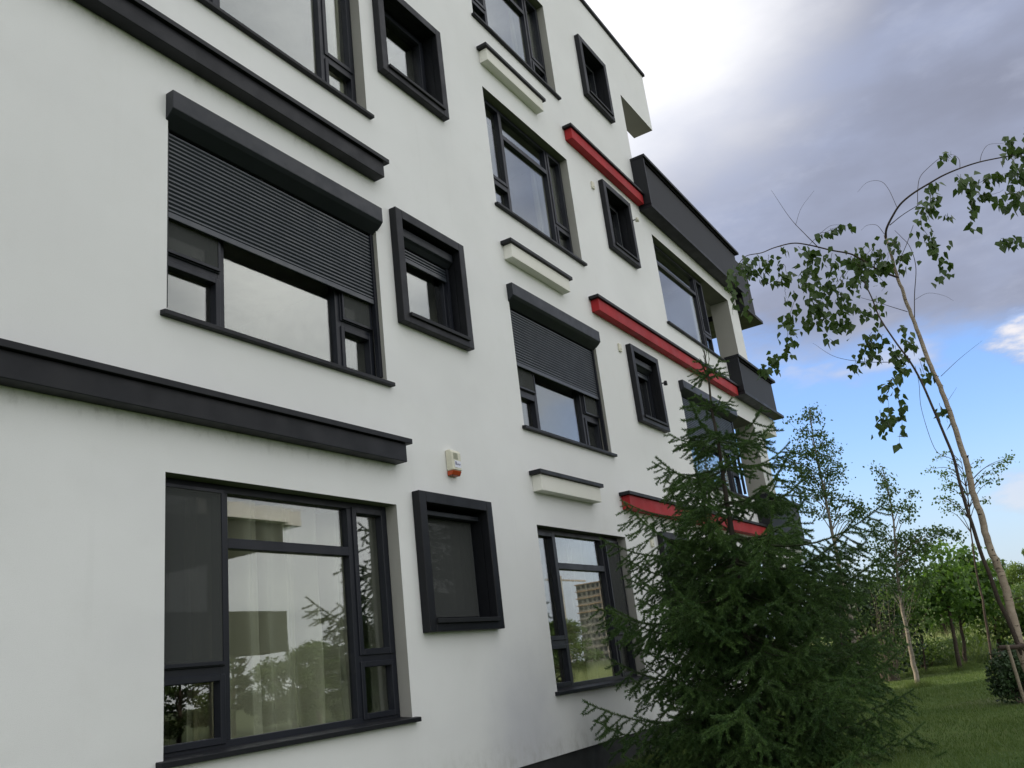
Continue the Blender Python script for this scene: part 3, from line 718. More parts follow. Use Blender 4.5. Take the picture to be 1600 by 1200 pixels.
# ---- the leaning birch whose arching boughs cross the sky
def birch_main():
    D0 = 9.0
    KD = 11.8/9.0
    def pl(pts, d0=D0, d1=None, n=None):
        d1 = (d0 if d1 is None else d1)*KD; d0 = d0*KD; k_ = len(pts)
        return spline([at(x, y, d0+(d1-d0)*i/(k_-1)) for i, (x, y) in enumerate(pts)], n or k_*5)
    trunk = pl([(1628, 1100), (1612, 1060), (1600, 1030), (1581, 955), (1572, 920), (1560, 885), (1546, 853), (1534, 808), (1520, 769), (1510, 722), (1500, 695), (1485, 647), (1470, 607), (1452, 565), (1435, 520), (1420, 482), (1407, 447), (1395, 408), (1383, 368)])
    base_ = trunk[0].copy(); base_[2] = G
    trunk[0][2] = G-.05
    trunk += rng.normal(size=trunk.shape)*.0035
    br = [(trunk, .054, .017, 'trunk', 'birch_bark')]
    br.append((pl([(1603, 1040), (1590, 1005), (1576, 970), (1560, 937), (1548, 902), (1534, 867), (1520, 822), (1510, 792), (1499, 752), (1490, 715), (1476, 680), (1458, 638), (1440, 597), (1422, 565), (1400, 535), (1375, 497), (1362, 465), (1350, 440)], D0, 8.4), .028, .007, 'stem', 'dark_bark'))
    def b(pts, r0, r1, d0=D0, d1=None, nm='branch', mt='dark_bark'): br.append((pl(pts, d0, d1), r0*1.2, r1*1.25, nm, mt))
    b([(1384, 372), (1385, 358), (1394, 339), (1407, 319), (1427, 302), (1453, 286), (1474, 274), (1500, 263), (1531, 253), (1570, 245), (1640, 232)], .013, .005, D0, 8.2)
    b([(1404, 434), (1388, 428), (1369, 420), (1350, 408), (1330, 397), (1299, 391), (1265, 383), (1239, 380), (1210, 387), (1190, 395), (1166, 400), (1152, 415)], .012, .0035, D0, 8.0)
    b([(1390, 352), (1410, 336), (1434, 321), (1440, 318)], .005, .003)
    b([(1434, 321), (1434, 297), (1438, 276), (1455, 258), (1472, 244)], .004, .002)
    b([(1427, 352), (1418, 378), (1407, 406), (1405, 430)], .003, .004)
    b([(1429, 500), (1429, 460), (1431, 417), (1422, 386), (1409, 371), (1398, 360)], .005, .002)
    b([(1500, 263), (1499, 250), (1492, 243), (1480, 240)], .003, .001); b([(1531, 253), (1535, 238), (1545, 226), (1568, 224)], .003, .001)
    b([(1205, 297), (1234, 340), (1258, 366), (1280, 388)], .0012, .005, 8.3, 8.5); b([(1243, 352), (1252, 325), (1272, 298)], .002, .0008, 8.3)
    b([(1402, 325), (1388, 295), (1375, 283), (1355, 285), (1340, 300)], .003, .001); b([(1398, 566), (1347, 565), (1304, 557), (1270, 536)], .004, .001, 8.8, 8.6)
    b([(1345, 465), (1370, 472), (1395, 480), (1418, 487)], .002, .004); b([(1470, 588), (1500, 560), (1535, 532)], .003, .0008)
    b([(1482, 625), (1495, 605)], .002, .0008); b([(1430, 468), (1450, 458), (1475, 462), (1490, 470)], .002, .0008)
    b([(1262, 385), (1285, 362), (1300, 352), (1322, 352)], .0025, .001, 8.4)
    b([(1345, 360), (1355, 352), (1370, 352), (1382, 366)], .001, .003); b([(1290, 470), (1310, 440), (1330, 400)], .0015, .003)
    b([(1480, 715), (1460, 700), (1440, 640), (1436, 600), (1430, 572)], .003, .002)
    chains = [  # polyline in the photograph, leaves, spread (m), distance
        ([(1161, 402), (1160, 418), (1166, 434)], 30, .075, 8.0), ([(1152, 425), (1143, 447), (1146, 462)], 20, .075, 7.9), ([(1168, 440), (1171, 475), (1170, 500)], 9, .04, 8.0), ([(1146, 470), (1145, 488)], 3, .02, 7.9),
        ([(1183, 402), (1187, 434)], 15, .045, 8.1), ([(1200, 398), (1201, 428)], 9, .035, 8.1), ([(1215, 408), (1213, 444)], 14, .035, 8.2), ([(1224, 412), (1229, 440)], 9, .035, 8.2), ([(1228, 446), (1227, 475)], 4, .03, 8.2),
        ([(1219, 386), (1226, 396)], 5, .03, 8.2), ([(1249, 385), (1268, 402)], 15, .05, 8.3),
        ([(1280, 391), (1264, 420), (1260, 449), (1270, 475), (1256, 508)], 95, .085, 8.4), ([(1275, 470), (1282, 488), (1268, 506)], 34, .07, 8.5), ([(1244, 465), (1231, 497), (1229, 524), (1226, 548), (1208, 566), (1195, 584)], 72, .070, 8.3),
        ([(1299, 396), (1291, 437), (1283, 455)], 36, .07, 8.5), ([(1337, 405), (1312, 452), (1324, 472), (1312, 495), (1315, 512)], 95, .10, 8.7), ([(1330, 400), (1345, 425), (1330, 445)], 34, .09, 8.7),
        ([(1365, 382), (1352, 402), (1362, 420)], 62, .10, 8.8), ([(1388, 395), (1384, 412), (1375, 425)], 38, .09, 8.9), ([(1372, 430), (1382, 445), (1378, 456)], 6, .07, 8.9), ([(1392, 372), (1404, 384), (1408, 400), (1410, 425)], 22, .05, 8.9),
        ([(1362, 520), (1345, 546), (1352, 560)], 34, .075, 8.7), ([(1380, 522), (1365, 535), (1375, 550)], 24, .065, 8.7), ([(1338, 560), (1330, 580)], 12, .05, 8.7), ([(1297, 529), (1302, 536)], 4, .03, 8.6), ([(1352, 484), (1360, 496)], 14, .06, 8.7),
        ([(1370, 462), (1378, 510)], 9, .05, 8.6), ([(1412, 508), (1418, 530), (1430, 545)], 22, .06, 9.0), ([(1400, 540), (1405, 560), (1410, 570)], 26, .06, 8.8), ([(1436, 560), (1446, 585), (1455, 595)], 15, .05, 9.0),
        ([(1417, 572), (1396, 590), (1386, 608), (1388, 645), (1377, 674)], 62, .065, 8.7), ([(1402, 600), (1406, 640), (1407, 658), (1400, 697)], 26, .035, 8.7), ([(1376, 640), (1372, 655)], 9, .04, 8.7),
        ([(1468, 630), (1478, 645), (1482, 660)], 10, .04, 9.0), ([(1280, 364), (1300, 356), (1321, 354)], 22, .035, 8.4),
        ([(1455, 288), (1458, 305), (1450, 318)], 24, .05, 8.7), ([(1444, 315), (1440, 350), (1453, 374), (1462, 396), (1471, 436)], 78, .060, 8.6), ([(1460, 325), (1462, 318)], 8, .04, 8.6),
        ([(1470, 244), (1484, 246)], 11, .04, 8.6), ([(1478, 335), (1487, 346)], 7, .035, 8.6), ([(1494, 272), (1506, 290), (1513, 313), (1513, 336), (1511, 362)], 34, .035, 8.5),
        ([(1502, 284), (1522, 288), (1545, 280), (1575, 272), (1605, 268)], 62, .07, 8.4), ([(1525, 305), (1548, 302), (1566, 294)], 22, .05, 8.4), ([(1572, 225), (1588, 235), (1600, 250)], 44, .09, 8.2), ([(1590, 262), (1598, 290), (1590, 312)], 46, .09, 8.2),
        ([(1574, 318), (1592, 322), (1615, 318)], 16, .05, 8.2), ([(1567, 372), (1580, 378), (1610, 366)], 22, .05, 8.2), ([(1600, 200), (1602, 215)], 3, .04, 8.2), ([(1612, 330), (1650, 300), (1660, 260)], 60, .12, 8.1)]
    P = []; 
    for pts, n_, sp, d in chains:
        c = pl(pts, d, n=24); c += np.cumsum(rng.normal(size=c.shape)*.004, axis=0)
        br.append((c, .0028, .0013, 'twig', 'twig'))
        n_ = int(n_*1.12)
        i = rng.integers(0, 24, n_); q = c[i]+rng.normal(size=(n_, 3))*np.array([1.3, 1.0, .55])*sp*.95
        P.append(q)
    P = np.vstack(P); n_ = len(P); D = rng.normal(size=(n_, 3))*.42+np.array([0, 0, -1.0]); Nn = rdir(n_)+np.array([-.6, -.35, .15]); S = rng.uniform(.072, .125, n_)
    t_ = tree_from('birch_tree', 'slender leaning birch with bare pale trunk and arching leafy boughs against the sky', 'birch', base_, br, (P, D, Nn, S), 'birch_leaf', 'birch_bark', indiv=290)
    # cut branch stubs on the trunk
    for x, y in ((1510, 716), (1500, 700), (1519, 760), (1540, 840), (1548, 862), (1556, 878), (1462, 590), (1476, 625), (1535, 815), (1526, 790)):
        p = at(x, y, D0*KD); a = rng.uniform(0, 6.28); dr = np.array([math.cos(a)*.8, -.5, .35])
        v, f = tube_data([p, p+dr*.03, p+dr*.06], [.016, .012, .007], 6); mesh('branch_stub', v, f, MAT['dark_bark'], t_, p)
    return t_
birch_main()
# wooden supports and tie at its foot
def pole(p0, p1, r, label, name='support_stake', tie=None):
    t_ = empty(name, (p0[0], p0[1], G), label, 'tree stake')
    v, f = tube_data([p0, (np.array(p0)+p1)/2+rng.normal(size=3)*.004, p1], [r, r*.98, r*.95], 9); mesh('post', v, f, MAT['stake'], t_, smooth=False)
    tp = np.array(p1)+(np.array(p1)-p0)*.004
    return t_
s0 = at(1605, 1100, 11.6); s0[2] = G-.05
pole(s0, at(1574, 1008, 11.45), .019, 'pale wooden stake leaning against the birch trunk at the right edge')
t_ = empty('support_crossbar', at(1590, 1012, 11.55), 'dark wooden crossbar tied to the leaning birch above the shrub', 'tree tie')
v, f = tube_data([at(1562, 1012, 11.55), at(1590, 1011, 11.55), at(1640, 1004, 11.6)], .026, 8); mesh('bar', v, f, MAT['dark_bark'], t_)
v, f = tube_data([at(1590, 1004, 11.7), at(1600, 1016, 11.68), at(1606, 1020, 11.7)], .014, 6); mesh('strap', v, f, MAT['twig'], t_)

# ---- young trees farther off
def young_tree(name, label, cat, px_base, d, path, crown, leafm, barkm, lsize, r0, tpl=(QL_V, QL_F), branches=10, spread=.45, droop=.0, group=None, clump=.085, extra=(), nsides=6, seed=0):
    """path: trunk in photo pixels from base to top; crown: list of (px,py,radius_px,leaves)"""
    r = np.random.default_rng(seed+11)
    T = spline([at(x, y, d) for x, y in path], 22); T[0][2] = G-.03; base_ = T[0].copy(); base_[2] = G
    T[1:-1] += r.normal(size=(20, 3))*.006
    br = [(T, r0, r0*.16, 'trunk', barkm)]; P = []
    mpp = d/FPX*1.0
    for (cx, cy, rp, nl) in crown:
        c = at(cx, cy, d+r.uniform(-.5, .5)*rp*mpp)
        # a branch from the trunk, lower than the cluster, rising to it
        dist = np.linalg.norm(T-c, axis=1)+np.where(T[:, 2] > c[2]-.1, 5, 0); j = int(np.argmin(dist)); s_ = T[max(j-1, 0)]
        mid = (s_+c)/2+np.array([0, 0, .12]); Lb = np.linalg.norm(c-s_)
        br.append((spline([s_, mid, c], 8), max(.16*r0, min(.35*r0, .012*Lb+.004)), .003, 'branch', barkm))
        k_ = max(2, nl//14)
        sub = c+r.normal(size=(k_, 3))*rp*mpp*.55*np.array([1, 1, .75])
        for q in sub:
            m_ = max(1, int(1.6*nl/k_)); P.append(q+r.normal(size=(m_, 3))*clump*np.array([1, 1, .6]))
        if rp > 8:
            for q in sub[:6]: br.append((spline([c, (c+q)/2+r.normal(size=3)*.03, q], 5), .0045, .002, 'twig', 'twig' if barkm != 'dry' else barkm))
    P = np.vstack(P); n_ = len(P); D = r.normal(size=(n_, 3))*.7+np.array([0, 0, -.7+droop]); Nn = unit(r.normal(size=(n_, 3))); S = r.uniform(.7, 1.25, n_)*lsize
    tr = [b_ for b_ in br if b_[3] == 'trunk']; rest = [b_ for b_ in br if b_[3] != 'trunk' and b_[3] != 'twig']; tw = [b_ for b_ in br if b_[3] == 'twig']
    t_ = tree_from(name, label, cat, base_, tr+rest, (P, D, Nn, S), leafm, barkm, group, nsides, leaf_tpl=tpl)
    if tw:
        v, f = cat_data([tube_data(b_[0], np.linspace(b_[1], b_[2], len(b_[0])), 3) for b_ in tw]); o = mesh('twigs', v, f, MAT[tw[0][4]], t_); o['kind'] = 'stuff'
    return t_
def fill(n_, x0, x1, y0, y1, rp, nl, seed):
    r = np.random.default_rng(seed); return [(r.uniform(x0, x1), r.uniform(y0, y1), rp*r.uniform(.6, 1.3), int(nl*r.uniform(.6, 1.3))) for _ in range(n_)]
crL = [(1268, 650, 12, 110), (1262, 672, 18, 170), (1285, 690, 18, 160), (1252, 702, 18, 170), (1272, 716, 22, 240), (1300, 716, 16, 140), (1240, 726, 16, 120), (1262, 742, 22, 230), (1290, 745, 22, 230), (1310, 738, 10, 60), (1240, 765, 11, 70), (1275, 772, 20, 180), (1300, 775, 18, 150), (1325, 785, 12, 90), (1345, 790, 10, 80), (1352, 802, 10, 60), (1335, 806, 10, 80), (1292, 800, 16, 120), (1270, 798, 10, 60), (1317, 815, 7, 24), (1222, 724, 5, 16), (1215, 720, 4, 10), (1265, 640, 8, 40)]
young_tree('birch_tree', 'upright leafy birch rising behind the spruce beside the far corner of the building', 'birch', None, 20, [(1342, 1062), (1332, 980), (1318, 920), (1308, 870), (1298, 820), (1290, 780), (1280, 730), (1272, 690), (1266, 642)], crL, 'far_birch', 'pale_bark', .058, .055, seed=1)
cr2 = [(1372, 730, 7, 26), (1376, 745, 9, 44), (1388, 758, 12, 80), (1380, 775, 11, 70), (1395, 790, 12, 90), (1392, 770, 8, 40), (1425, 775, 7, 36), (1420, 795, 10, 70), (1418, 808, 8, 40), (1368, 818, 7, 30), (1372, 832, 10, 50), (1362, 850, 10, 50), (1385, 842, 13, 90), (1410, 835, 12, 80), (1430, 838, 13, 90), (1450, 832, 10, 60), (1468, 838, 11, 70), (1485, 832, 9, 50), (1497, 837, 7, 30), (1478, 828, 5, 20), (1375, 862, 12, 80), (1398, 862, 14, 100), (1420, 860, 16, 130), (1440, 858, 14, 110), (1360, 878, 10, 50), (1385, 885, 16, 110), (1410, 885, 16, 130), (1435, 888, 18, 160), (1375, 905, 14, 90), (1400, 910, 15, 100), (1422, 915, 16, 120), (1445, 915, 16, 130), (1390, 930, 14, 70), (1430, 940, 14, 70)]
young_tree('birch_tree', 'thin white stemmed birch with sparse crown standing alone on the lawn', 'birch', None, 20.5, [(1432, 1064), (1426, 1030), (1420, 1000), (1412, 960), (1404, 915), (1400, 870), (1397, 820), (1390, 775), (1378, 728)], cr2, 'far_birch', 'pale_bark', .062, .052, seed=2)
cr3 = [(1475, 708, 6, 12), (1468, 714, 6, 12), (1485, 720, 6, 10), (1455, 733, 7, 16), (1476, 736, 8, 26), (1486, 742, 7, 20), (1480, 752, 8, 26), (1496, 754, 7, 22), (1484, 763, 5, 12), (1507, 745, 8, 24), (1502, 765, 6, 14), (1462, 778, 7, 18), (1478, 780, 8, 28), (1492, 788, 9, 34), (1480, 797, 6, 18), (1500, 805, 5, 10), (1520, 723, 6, 18), (1537, 750, 6, 18), (1552, 738, 7, 24), (1556, 748, 7, 24), (1570, 720, 7, 24), (1578, 714, 7, 24), (1563, 728, 6, 18), (1537, 781, 5, 22)]
young_tree('birch_tree', 'very thin dark stemmed sapling with tiny scattered leaves behind the leaning birch', 'sapling', None, 22, [(1551, 1045), (1544, 990), (1538, 948), (1530, 915), (1523, 876), (1517, 829), (1513, 780), (1506, 740), (1500, 715)], cr3, 'far_birch', 'dark_bark', .060, .030, clump=.07, seed=3)
crm = fill(22, 1428, 1492, 872, 950, 14, 60, 5)+[(1450, 862, 12, 60), (1470, 858, 10, 50)]
young_tree('maple_tree', 'young broad leaved maple with dark thin stem, left one of the pair by the mound', 'maple', None, 24.5, [(1499, 1042), (1493, 1005), (1486, 970), (1479, 930), (1472, 890), (1468, 860)], crm, 'maple', 'dark_bark', .13, .055, seed=4, clump=.2)
crm = fill(20, 1478, 1545, 885, 955, 14, 60, 6)+[(1500, 872, 12, 60), (1530, 890, 12, 60), (1505, 862, 8, 30)]
young_tree('maple_tree', 'young broad leaved maple with bright green leaves, right one of the pair by the mound', 'maple', None, 26, [(1509, 1041), (1506, 1005), (1499, 965), (1494, 930), (1497, 895), (1502, 870)], crm, 'maple', 'dark_bark', .14, .05, seed=7, clump=.2)
young_tree('sapling', 'bare thin sapling stem standing in the tall grass behind the lone birch', 'sapling', None, 25, [(1446, 1044), (1443, 1020), (1440, 1000), (1436, 985), (1432, 970)], [(1436, 968, 8, 26), (1430, 975, 6, 14)], 'far_birch', 'dark_bark', .06, .022, seed=8)
young_tree('small_tree', 'leafy small tree with a short brown trunk just behind the leaning birch', 'small tree', None, 27, [(1566, 1036), (1563, 1012), (1558, 990), (1553, 965), (1550, 940)], fill(26, 1535, 1640, 925, 985, 15, 70, 9), 'oak', 'dark_bark', .13, .09, seed=9, clump=.22)
# bush with bare, dry twigs
def twig_bush(px, py, d, h, label, n_=34, seed=1, mt='dry_twig', leafn=160):
    r = np.random.default_rng(seed); b_ = at(px, py, d); b_[2] = G; br = []; tips = []
    for i in range(n_):
        a = r.uniform(0, 6.28); t = r.uniform(.1, .6); e = b_+np.array([math.cos(a)*t*h, math.sin(a)*t*h, h*r.uniform(.5, 1.0)])
        mid = b_+(e-b_)*.5+r.normal(size=3)*.08; c = spline([b_+r.normal(size=3)*np.array([.1, .1, 0]), mid, e], 7); br.append(tube_data(c, np.linspace(.013, .003, 7), 4))
        for k_ in range(4):
            s_ = c[r.integers(2, 6)]; q = s_+r.normal(size=3)*np.array([.22, .22, .18])+np.array([0, 0, .16]); br.append(tube_data(spline([s_, (s_+q)/2+r.normal(size=3)*.02, q], 4), np.linspace(.005, .002, 4), 3)); tips.append(q)
    t_ = empty('bush', b_, label, 'bush'); v, f = cat_data(br); mesh('twigs', v, f, MAT[mt], t_)
    tips = np.array(tips); P = tips[r.integers(0, len(tips), leafn)]+r.normal(size=(leafn, 3))*.10
    v, f = scatter(QL_V, QL_F, P, rdir(leafn), rdir(leafn), r.uniform(.04, .08, leafn)); o = mesh('foliage', v, f, MAT['oak'], t_); o['kind'] = 'stuff'
twig_bush(1388, 1052, 23.5, 2.1, 'tall bush of dry light brown twigs beside the lone birch', leafn=1500)
def blob_bush(px, py, d, rx, rz, label, leafm, n_=2600, ls=.07, seed=2, lobes=9, name='shrub', z0=0.0):
    r = np.random.default_rng(seed); b_ = at(px, py, d); b_[2] = G+z0
    t_ = empty(name, b_, label, 'shrub'); cs = []
    for i in range(lobes):
        v_ = unit(r.normal(size=3)); v_[2] = abs(v_[2]); cs.append((b_+np.array([v_[0]*rx*.55, v_[1]*rx*.55, rz*.40+v_[2]*rz*.38]), r.uniform(.30, .52)))
    P = []; Nn = []
    for c, s_ in cs:
        m_ = n_//lobes; u = unit(r.normal(size=(m_, 3))); rad = r.uniform(.55, 1.06, m_)[:, None]**.6; q = c+u*rad*np.array([rx*s_*1.3, rx*s_*1.3, rz*s_]); P.append(q); Nn.append(u)
    P = np.vstack(P); Nn = np.vstack(Nn); k_ = P[:, 2] > G+.01; P, Nn = P[k_], Nn[k_]; n2 = len(P)
    v, f = scatter(QL_V, QL_F, P, rdir(n2), Nn+r.normal(size=(n2, 3))*.5, r.uniform(.6, 1.3, n2)*ls); o = mesh('foliage', v, f, MAT[leafm], t_); o['kind'] = 'stuff'
    sk = []
    for i in range(9):
        c = cs[i % lobes][0]; sk.append(tube_data(spline([b_+r.normal(size=3)*np.array([.06, .06, 0]), (b_+c)/2+r.normal(size=3)*.06, c], 6), np.linspace(.02, .006, 6), 5))
    v, f = cat_data(sk); mesh('stems', v, f, MAT['dark_bark'], t_); return t_
blob_bush(1600, 1076, 15.2, .42, .68, 'low round dark green shrub at the foot of the leaning birch', 'shrub', 4600, .05, 3)
blob_bush(1352, 1052, 25, 1.5, 2.6, 'large dark bush at the lawn edge behind the spruce', 'shrub', 7000, .11, 4, lobes=12)
blob_bush(1366, 1040, 29, 1.2, 2.0, 'shaded green bush between the dry twig bush and the big dark bush', 'oak', 6000, .12, 5, lobes=12)
blob_bush(1448, 1046, 27, .8, .7, 'small leafy bush at the end of the mound', 'oak', 1600, .09, 6)
spruce(np.array([*at(1315, 1090, 19)[:2], G]), at(1312, 868, 19), [(0, .12), (.5, .40), (1.2, .75), (2.2, .95), (3.4, 1.05)], 'smaller dark spruce standing farther back along the building', seed=9, whorl=.30, per=6, inter=3)
spruce(np.array([*at(1255, 1100, 17.2)[:2], G]), at(1238, 905, 17.2), [(0, .12), (.5, .40), (1.2, .75), (2.2, .9), (3.4, .95)], 'short spruce almost hidden behind the tall spruce near the building corner', seed=10, whorl=.30, per=6, inter=3, ymax=-.05)

# ---- mound, meadow and the line of trees
def mound(px, py, d, rx, ry, h):
    c = at(px, py, d); V_ = [(c[0], c[1], G+h)]; F_ = []; rings = 8; seg = 36
    for i in range(1, rings+1):
        u = i/rings
        for j in range(seg):
            a = 2*math.pi*j/seg; V_.append((c[0]+rx*u*math.cos(a), c[1]+ry*u*math.sin(a), G-.05*(u > .99)+h*(.5+.5*math.cos(math.pi*u))*(1+.12*math.sin(3*a+2))))
    for j in range(seg): F_.append((0, 1+j, 1+(j+1) % seg))
    for i in range(rings-1):
        for j in range(seg): a = 1+i*seg+j; b_ = 1+i*seg+(j+1) % seg; F_.append((a, a+seg, b_+seg, b_))
    tag(mesh('mound', V_, F_, MAT['mound'], smooth=True), kind='structure'); return c
mc = mound(1515, 1030, 29, 2.6, 2.6, .62)
def blades(name, P, h, wd, mat, lean=.3, seed=0):
    r = np.random.default_rng(seed); n_ = len(P); a = r.uniform(0, 6.28, n_); s_ = np.stack([np.cos(a), np.sin(a), np.zeros(n_)], 1)*wd[:, None]*.5
    up = np.stack([r.normal(size=n_)*lean, r.normal(size=n_)*lean, np.ones(n_)], 1)*h[:, None]
    V_ = np.stack([P-s_, P+s_, P+up], 1).reshape(-1, 3)
    o = mesh(name, V_, np.arange(n_*3).reshape(-1, 3), MAT[mat], None, (0, 0, 0)); o['kind'] = 'stuff'; return o
def in_view(P, lo=-30, hi=1640):
    q = P-CAM; c = q@CF; u = 800+FPX*(q@CR)/c; return (c > 0) & (u > lo) & (u < hi)
n_ = 330000; u = rng.random(n_)
X_ = 7.6+(31-7.6)*u**1.4; Y_ = rng.uniform(-8.0, 6.5, n_); k_ = in_view(np.stack([X_, Y_, np.full(n_, G)], 1), 560, 1720) & ~((Y_ > -.012) & (X_ < 21.2))
X_, Y_ = X_[k_], Y_[k_]; Pg = np.stack([X_, Y_, gz(X_, Y_)-.005], 1); m_ = len(Pg)
hh = rng.uniform(.025, .06, m_)*(1+.35*np.sin(X_*2.1+Y_*1.3)*np.sin(Y_*2.7-X_))
blades('grass', Pg, hh, rng.uniform(.003, .007, m_)*(1+X_/14), 'grass', .45, 1)
tag(bpy.data.objects['grass'], 'short mown lawn grass in the shade of the building', 'grass')
# tufts left unmown along the plinth, round the trunks and at the lawn edge
Q = []
xs = rng.uniform(8.0, 19.5, 9000); Q.append(np.stack([xs, -np.abs(rng.normal(size=9000))*.12-.01, np.zeros(9000)], 1))
for c, s_ in ((sp_base, .5), (at(1432, 1064, 20.5), .22), (at(1499, 1042, 24.5), .2), (at(1509, 1041, 26), .2), (at(1446, 1044, 25), .3)):
    t2 = np.tile(c, (1400, 1))+rng.normal(size=(1400, 3))*s_*.6; Q.append(t2)
Q = np.vstack(Q); Q[:, 2] = np.where(Q[:, 0] < 31, gz(Q[:, 0], Q[:, 1]), G)-.01
o = blades('grass_tufts', Q, rng.uniform(.05, .19, len(Q)), rng.uniform(.004, .009, len(Q)), 'grass', .4, 2); tag(o, 'longer unmown grass along the plinth and around the trunks', 'grass')
n_ = 95000; X_ = rng.uniform(27.2, 62, n_); Y_ = rng.uniform(-34, 22, n_); Pm = np.stack([X_, Y_, np.full(n_, G)], 1); k_ = in_view(Pm, 1100, 2500)
k_ &= (np.hypot(X_-mc[0], Y_-mc[1]) > 2.3) & (X_ > 27.4+1.0*np.sin(Y_*.7)+.4*np.sin(Y_*2.3)); Pm = Pm[k_]; m_ = len(Pm)
clump_ = .75+.35*np.sin(Pm[:, 0]*.9+Pm[:, 1]*1.7)*np.sin(Pm[:, 1]*.8)
o = blades('meadow_grass', Pm, rng.uniform(.45, 1.15, m_)*clump_, rng.uniform(.015, .04, m_), 'meadow', .22, 3); tag(o, 'tall pale green meadow grass beyond the mown lawn', 'meadow grass')
n_ = 9000; a = rng.uniform(0, 6.28, n_); rr = np.sqrt(rng.random(n_))*2.45; Pq = np.stack([mc[0]+rr*np.cos(a), mc[1]+rr*np.sin(a), G+.62*(.5+.5*np.cos(np.pi*rr/2.6))-.03], 1)
o = blades('mound_weeds', Pq, rng.uniform(.08, .28, n_), rng.uniform(.010, .022, n_), 'grass', .5, 4); tag(o, 'dark weeds growing over the low mound', 'weeds')

TREE = {}
def crown_mesh(kind, seed):
    r = np.random.default_rng(seed)
    H = dict(round=7.0, tall=8.5, poplar=10.0, conifer=8.5, wide=6.0)[kind]; W = dict(round=2.7, tall=2.4, poplar=.95, conifer=1.7, wide=3.2)[kind]
    nb = dict(round=60, tall=64, poplar=60, conifer=70, wide=64)[kind]; P = []; Nn = []
    for i in range(nb):
        t = r.uniform(.12, 1.0)
        if kind == 'conifer': wr = W*(1-t)**.8*r.uniform(.5, 1.0); cs = .42*(1-.6*t)
        elif kind == 'poplar': wr = W*math.sin(math.pi*min(t*.9+.1, 1))**.6*r.uniform(.3, .9); cs = .42
        else: wr = W*math.sqrt(max(0, 1-(2*(t-.12)/.88*.95-.85)**2*.8))*r.uniform(.35, 1.0); cs = .72
        a = r.uniform(0, 6.28); c = np.array([wr*math.cos(a), wr*math.sin(a), H*t*(.94)])
        m_ = 150; u = unit(r.normal(size=(m_, 3))); q = c+u*(r.random(m_)[:, None]**.45)*cs*np.array([1, 1, .72]); P.append(q); Nn.append(u+r.normal(size=(m_, 3))*.7)
    P = np.vstack(P); Nn = np.vstack(Nn); n2 = len(P); P[:, 2] = np.maximum(P[:, 2], .3)
    v, f = scatter(QL_V, QL_F, P, rdir(n2)+np.array([0, 0, -.3]), Nn, r.uniform(.6, 1.3, n2)*dict(round=.21, tall=.20, poplar=.16, conifer=.15, wide=.21)[kind])
    tr = [tube_data(spline([(0, 0, -.1), (.05, .04, H*.4), (0, 0, H*.9)], 8), np.linspace(.16, .03, 8), 7)]
    for i in range(9):
        a = r.uniform(0, 6.28); z = r.uniform(.15, .6)*H; e = np.array([math.cos(a)*W*.7, math.sin(a)*W*.7, z+H*.22]); tr.append(tube_data(spline([(0, 0, z), e*.5+np.array([0, 0, z*.45]), e], 5), np.linspace(.06, .015, 5), 5))
    tv_, tf_ = cat_data(tr); return (v, f), (tv_, tf_), H
def big_tree(kind, seed, x, y, h, leafm, name, label, cat, group=None, wf=1.0):
    key = (kind, seed, leafm)
    t_ = empty(name, (x, y, G), label, cat, group)
    if key not in TREE:
        (v, f), (tv_, tf_), H = crown_mesh(kind, seed)
        a = mesh('crown', v, f, MAT[leafm], None, (0, 0, 0)); b_ = mesh('trunk', tv_, tf_, MAT['dark_bark'], None, (0, 0, 0), smooth=True)
        TREE[key] = (a.data, b_.data, H); bpy.data.objects.remove(a); bpy.data.objects.remove(b_)
    ca, tb, H = TREE[key]; s = h/H; rz = random.uniform(0, 6.28)
    for nm, me in (('crown', ca), ('trunk', tb)):
        o = bpy.data.objects.new(nm, me); col.objects.link(o); o.parent = t_; o.rotation_euler = (0, 0, rz); o.scale = (s*wf, s*wf, s)
        if nm == 'crown': o['kind'] = 'stuff'
    return t_
def tl(px, pytop, d, kind, seed, leafm, name, label, cat, group=None, wf=1.0):
    p = at(px, pytop, d); big_tree(kind, seed, p[0], p[1], p[2]-G, leafm, name, label, cat, group, wf)
tl(1592, 876, 52, 'round', 1, 'sunlit_leaf', 'leafy_tree', 'round bright yellow green tree at the right edge of the tree line', 'tree')
tl(1600, 852, 62, 'poplar', 2, 'oak', 'poplar_tree', 'narrow poplar rising above the tree line at the right edge', 'poplar')
tl(1568, 890, 58, 'tall', 3, 'oak', 'leafy_tree', 'grey green far tree just left of the round bright yellow green tree', 'tree')
tl(1545, 872, 74, 'round', 4, 'oak', 'leafy_tree', 'pale rounded tree top showing between the two stems of the leaning birch', 'tree')
tl(1498, 872, 66, 'tall', 5, 'oak', 'leafy_tree', 'dark tree peaking just right of the young maples', 'tree')
tl(1520, 900, 50, 'wide', 6, 'sunlit_leaf', 'leafy_tree', 'low yellow green tree behind the thin sapling stem', 'tree')
G1 = 'trees of the far tree line'; LB1 = 'dense green tree merging into the far tree line beyond the meadow'
k = 0
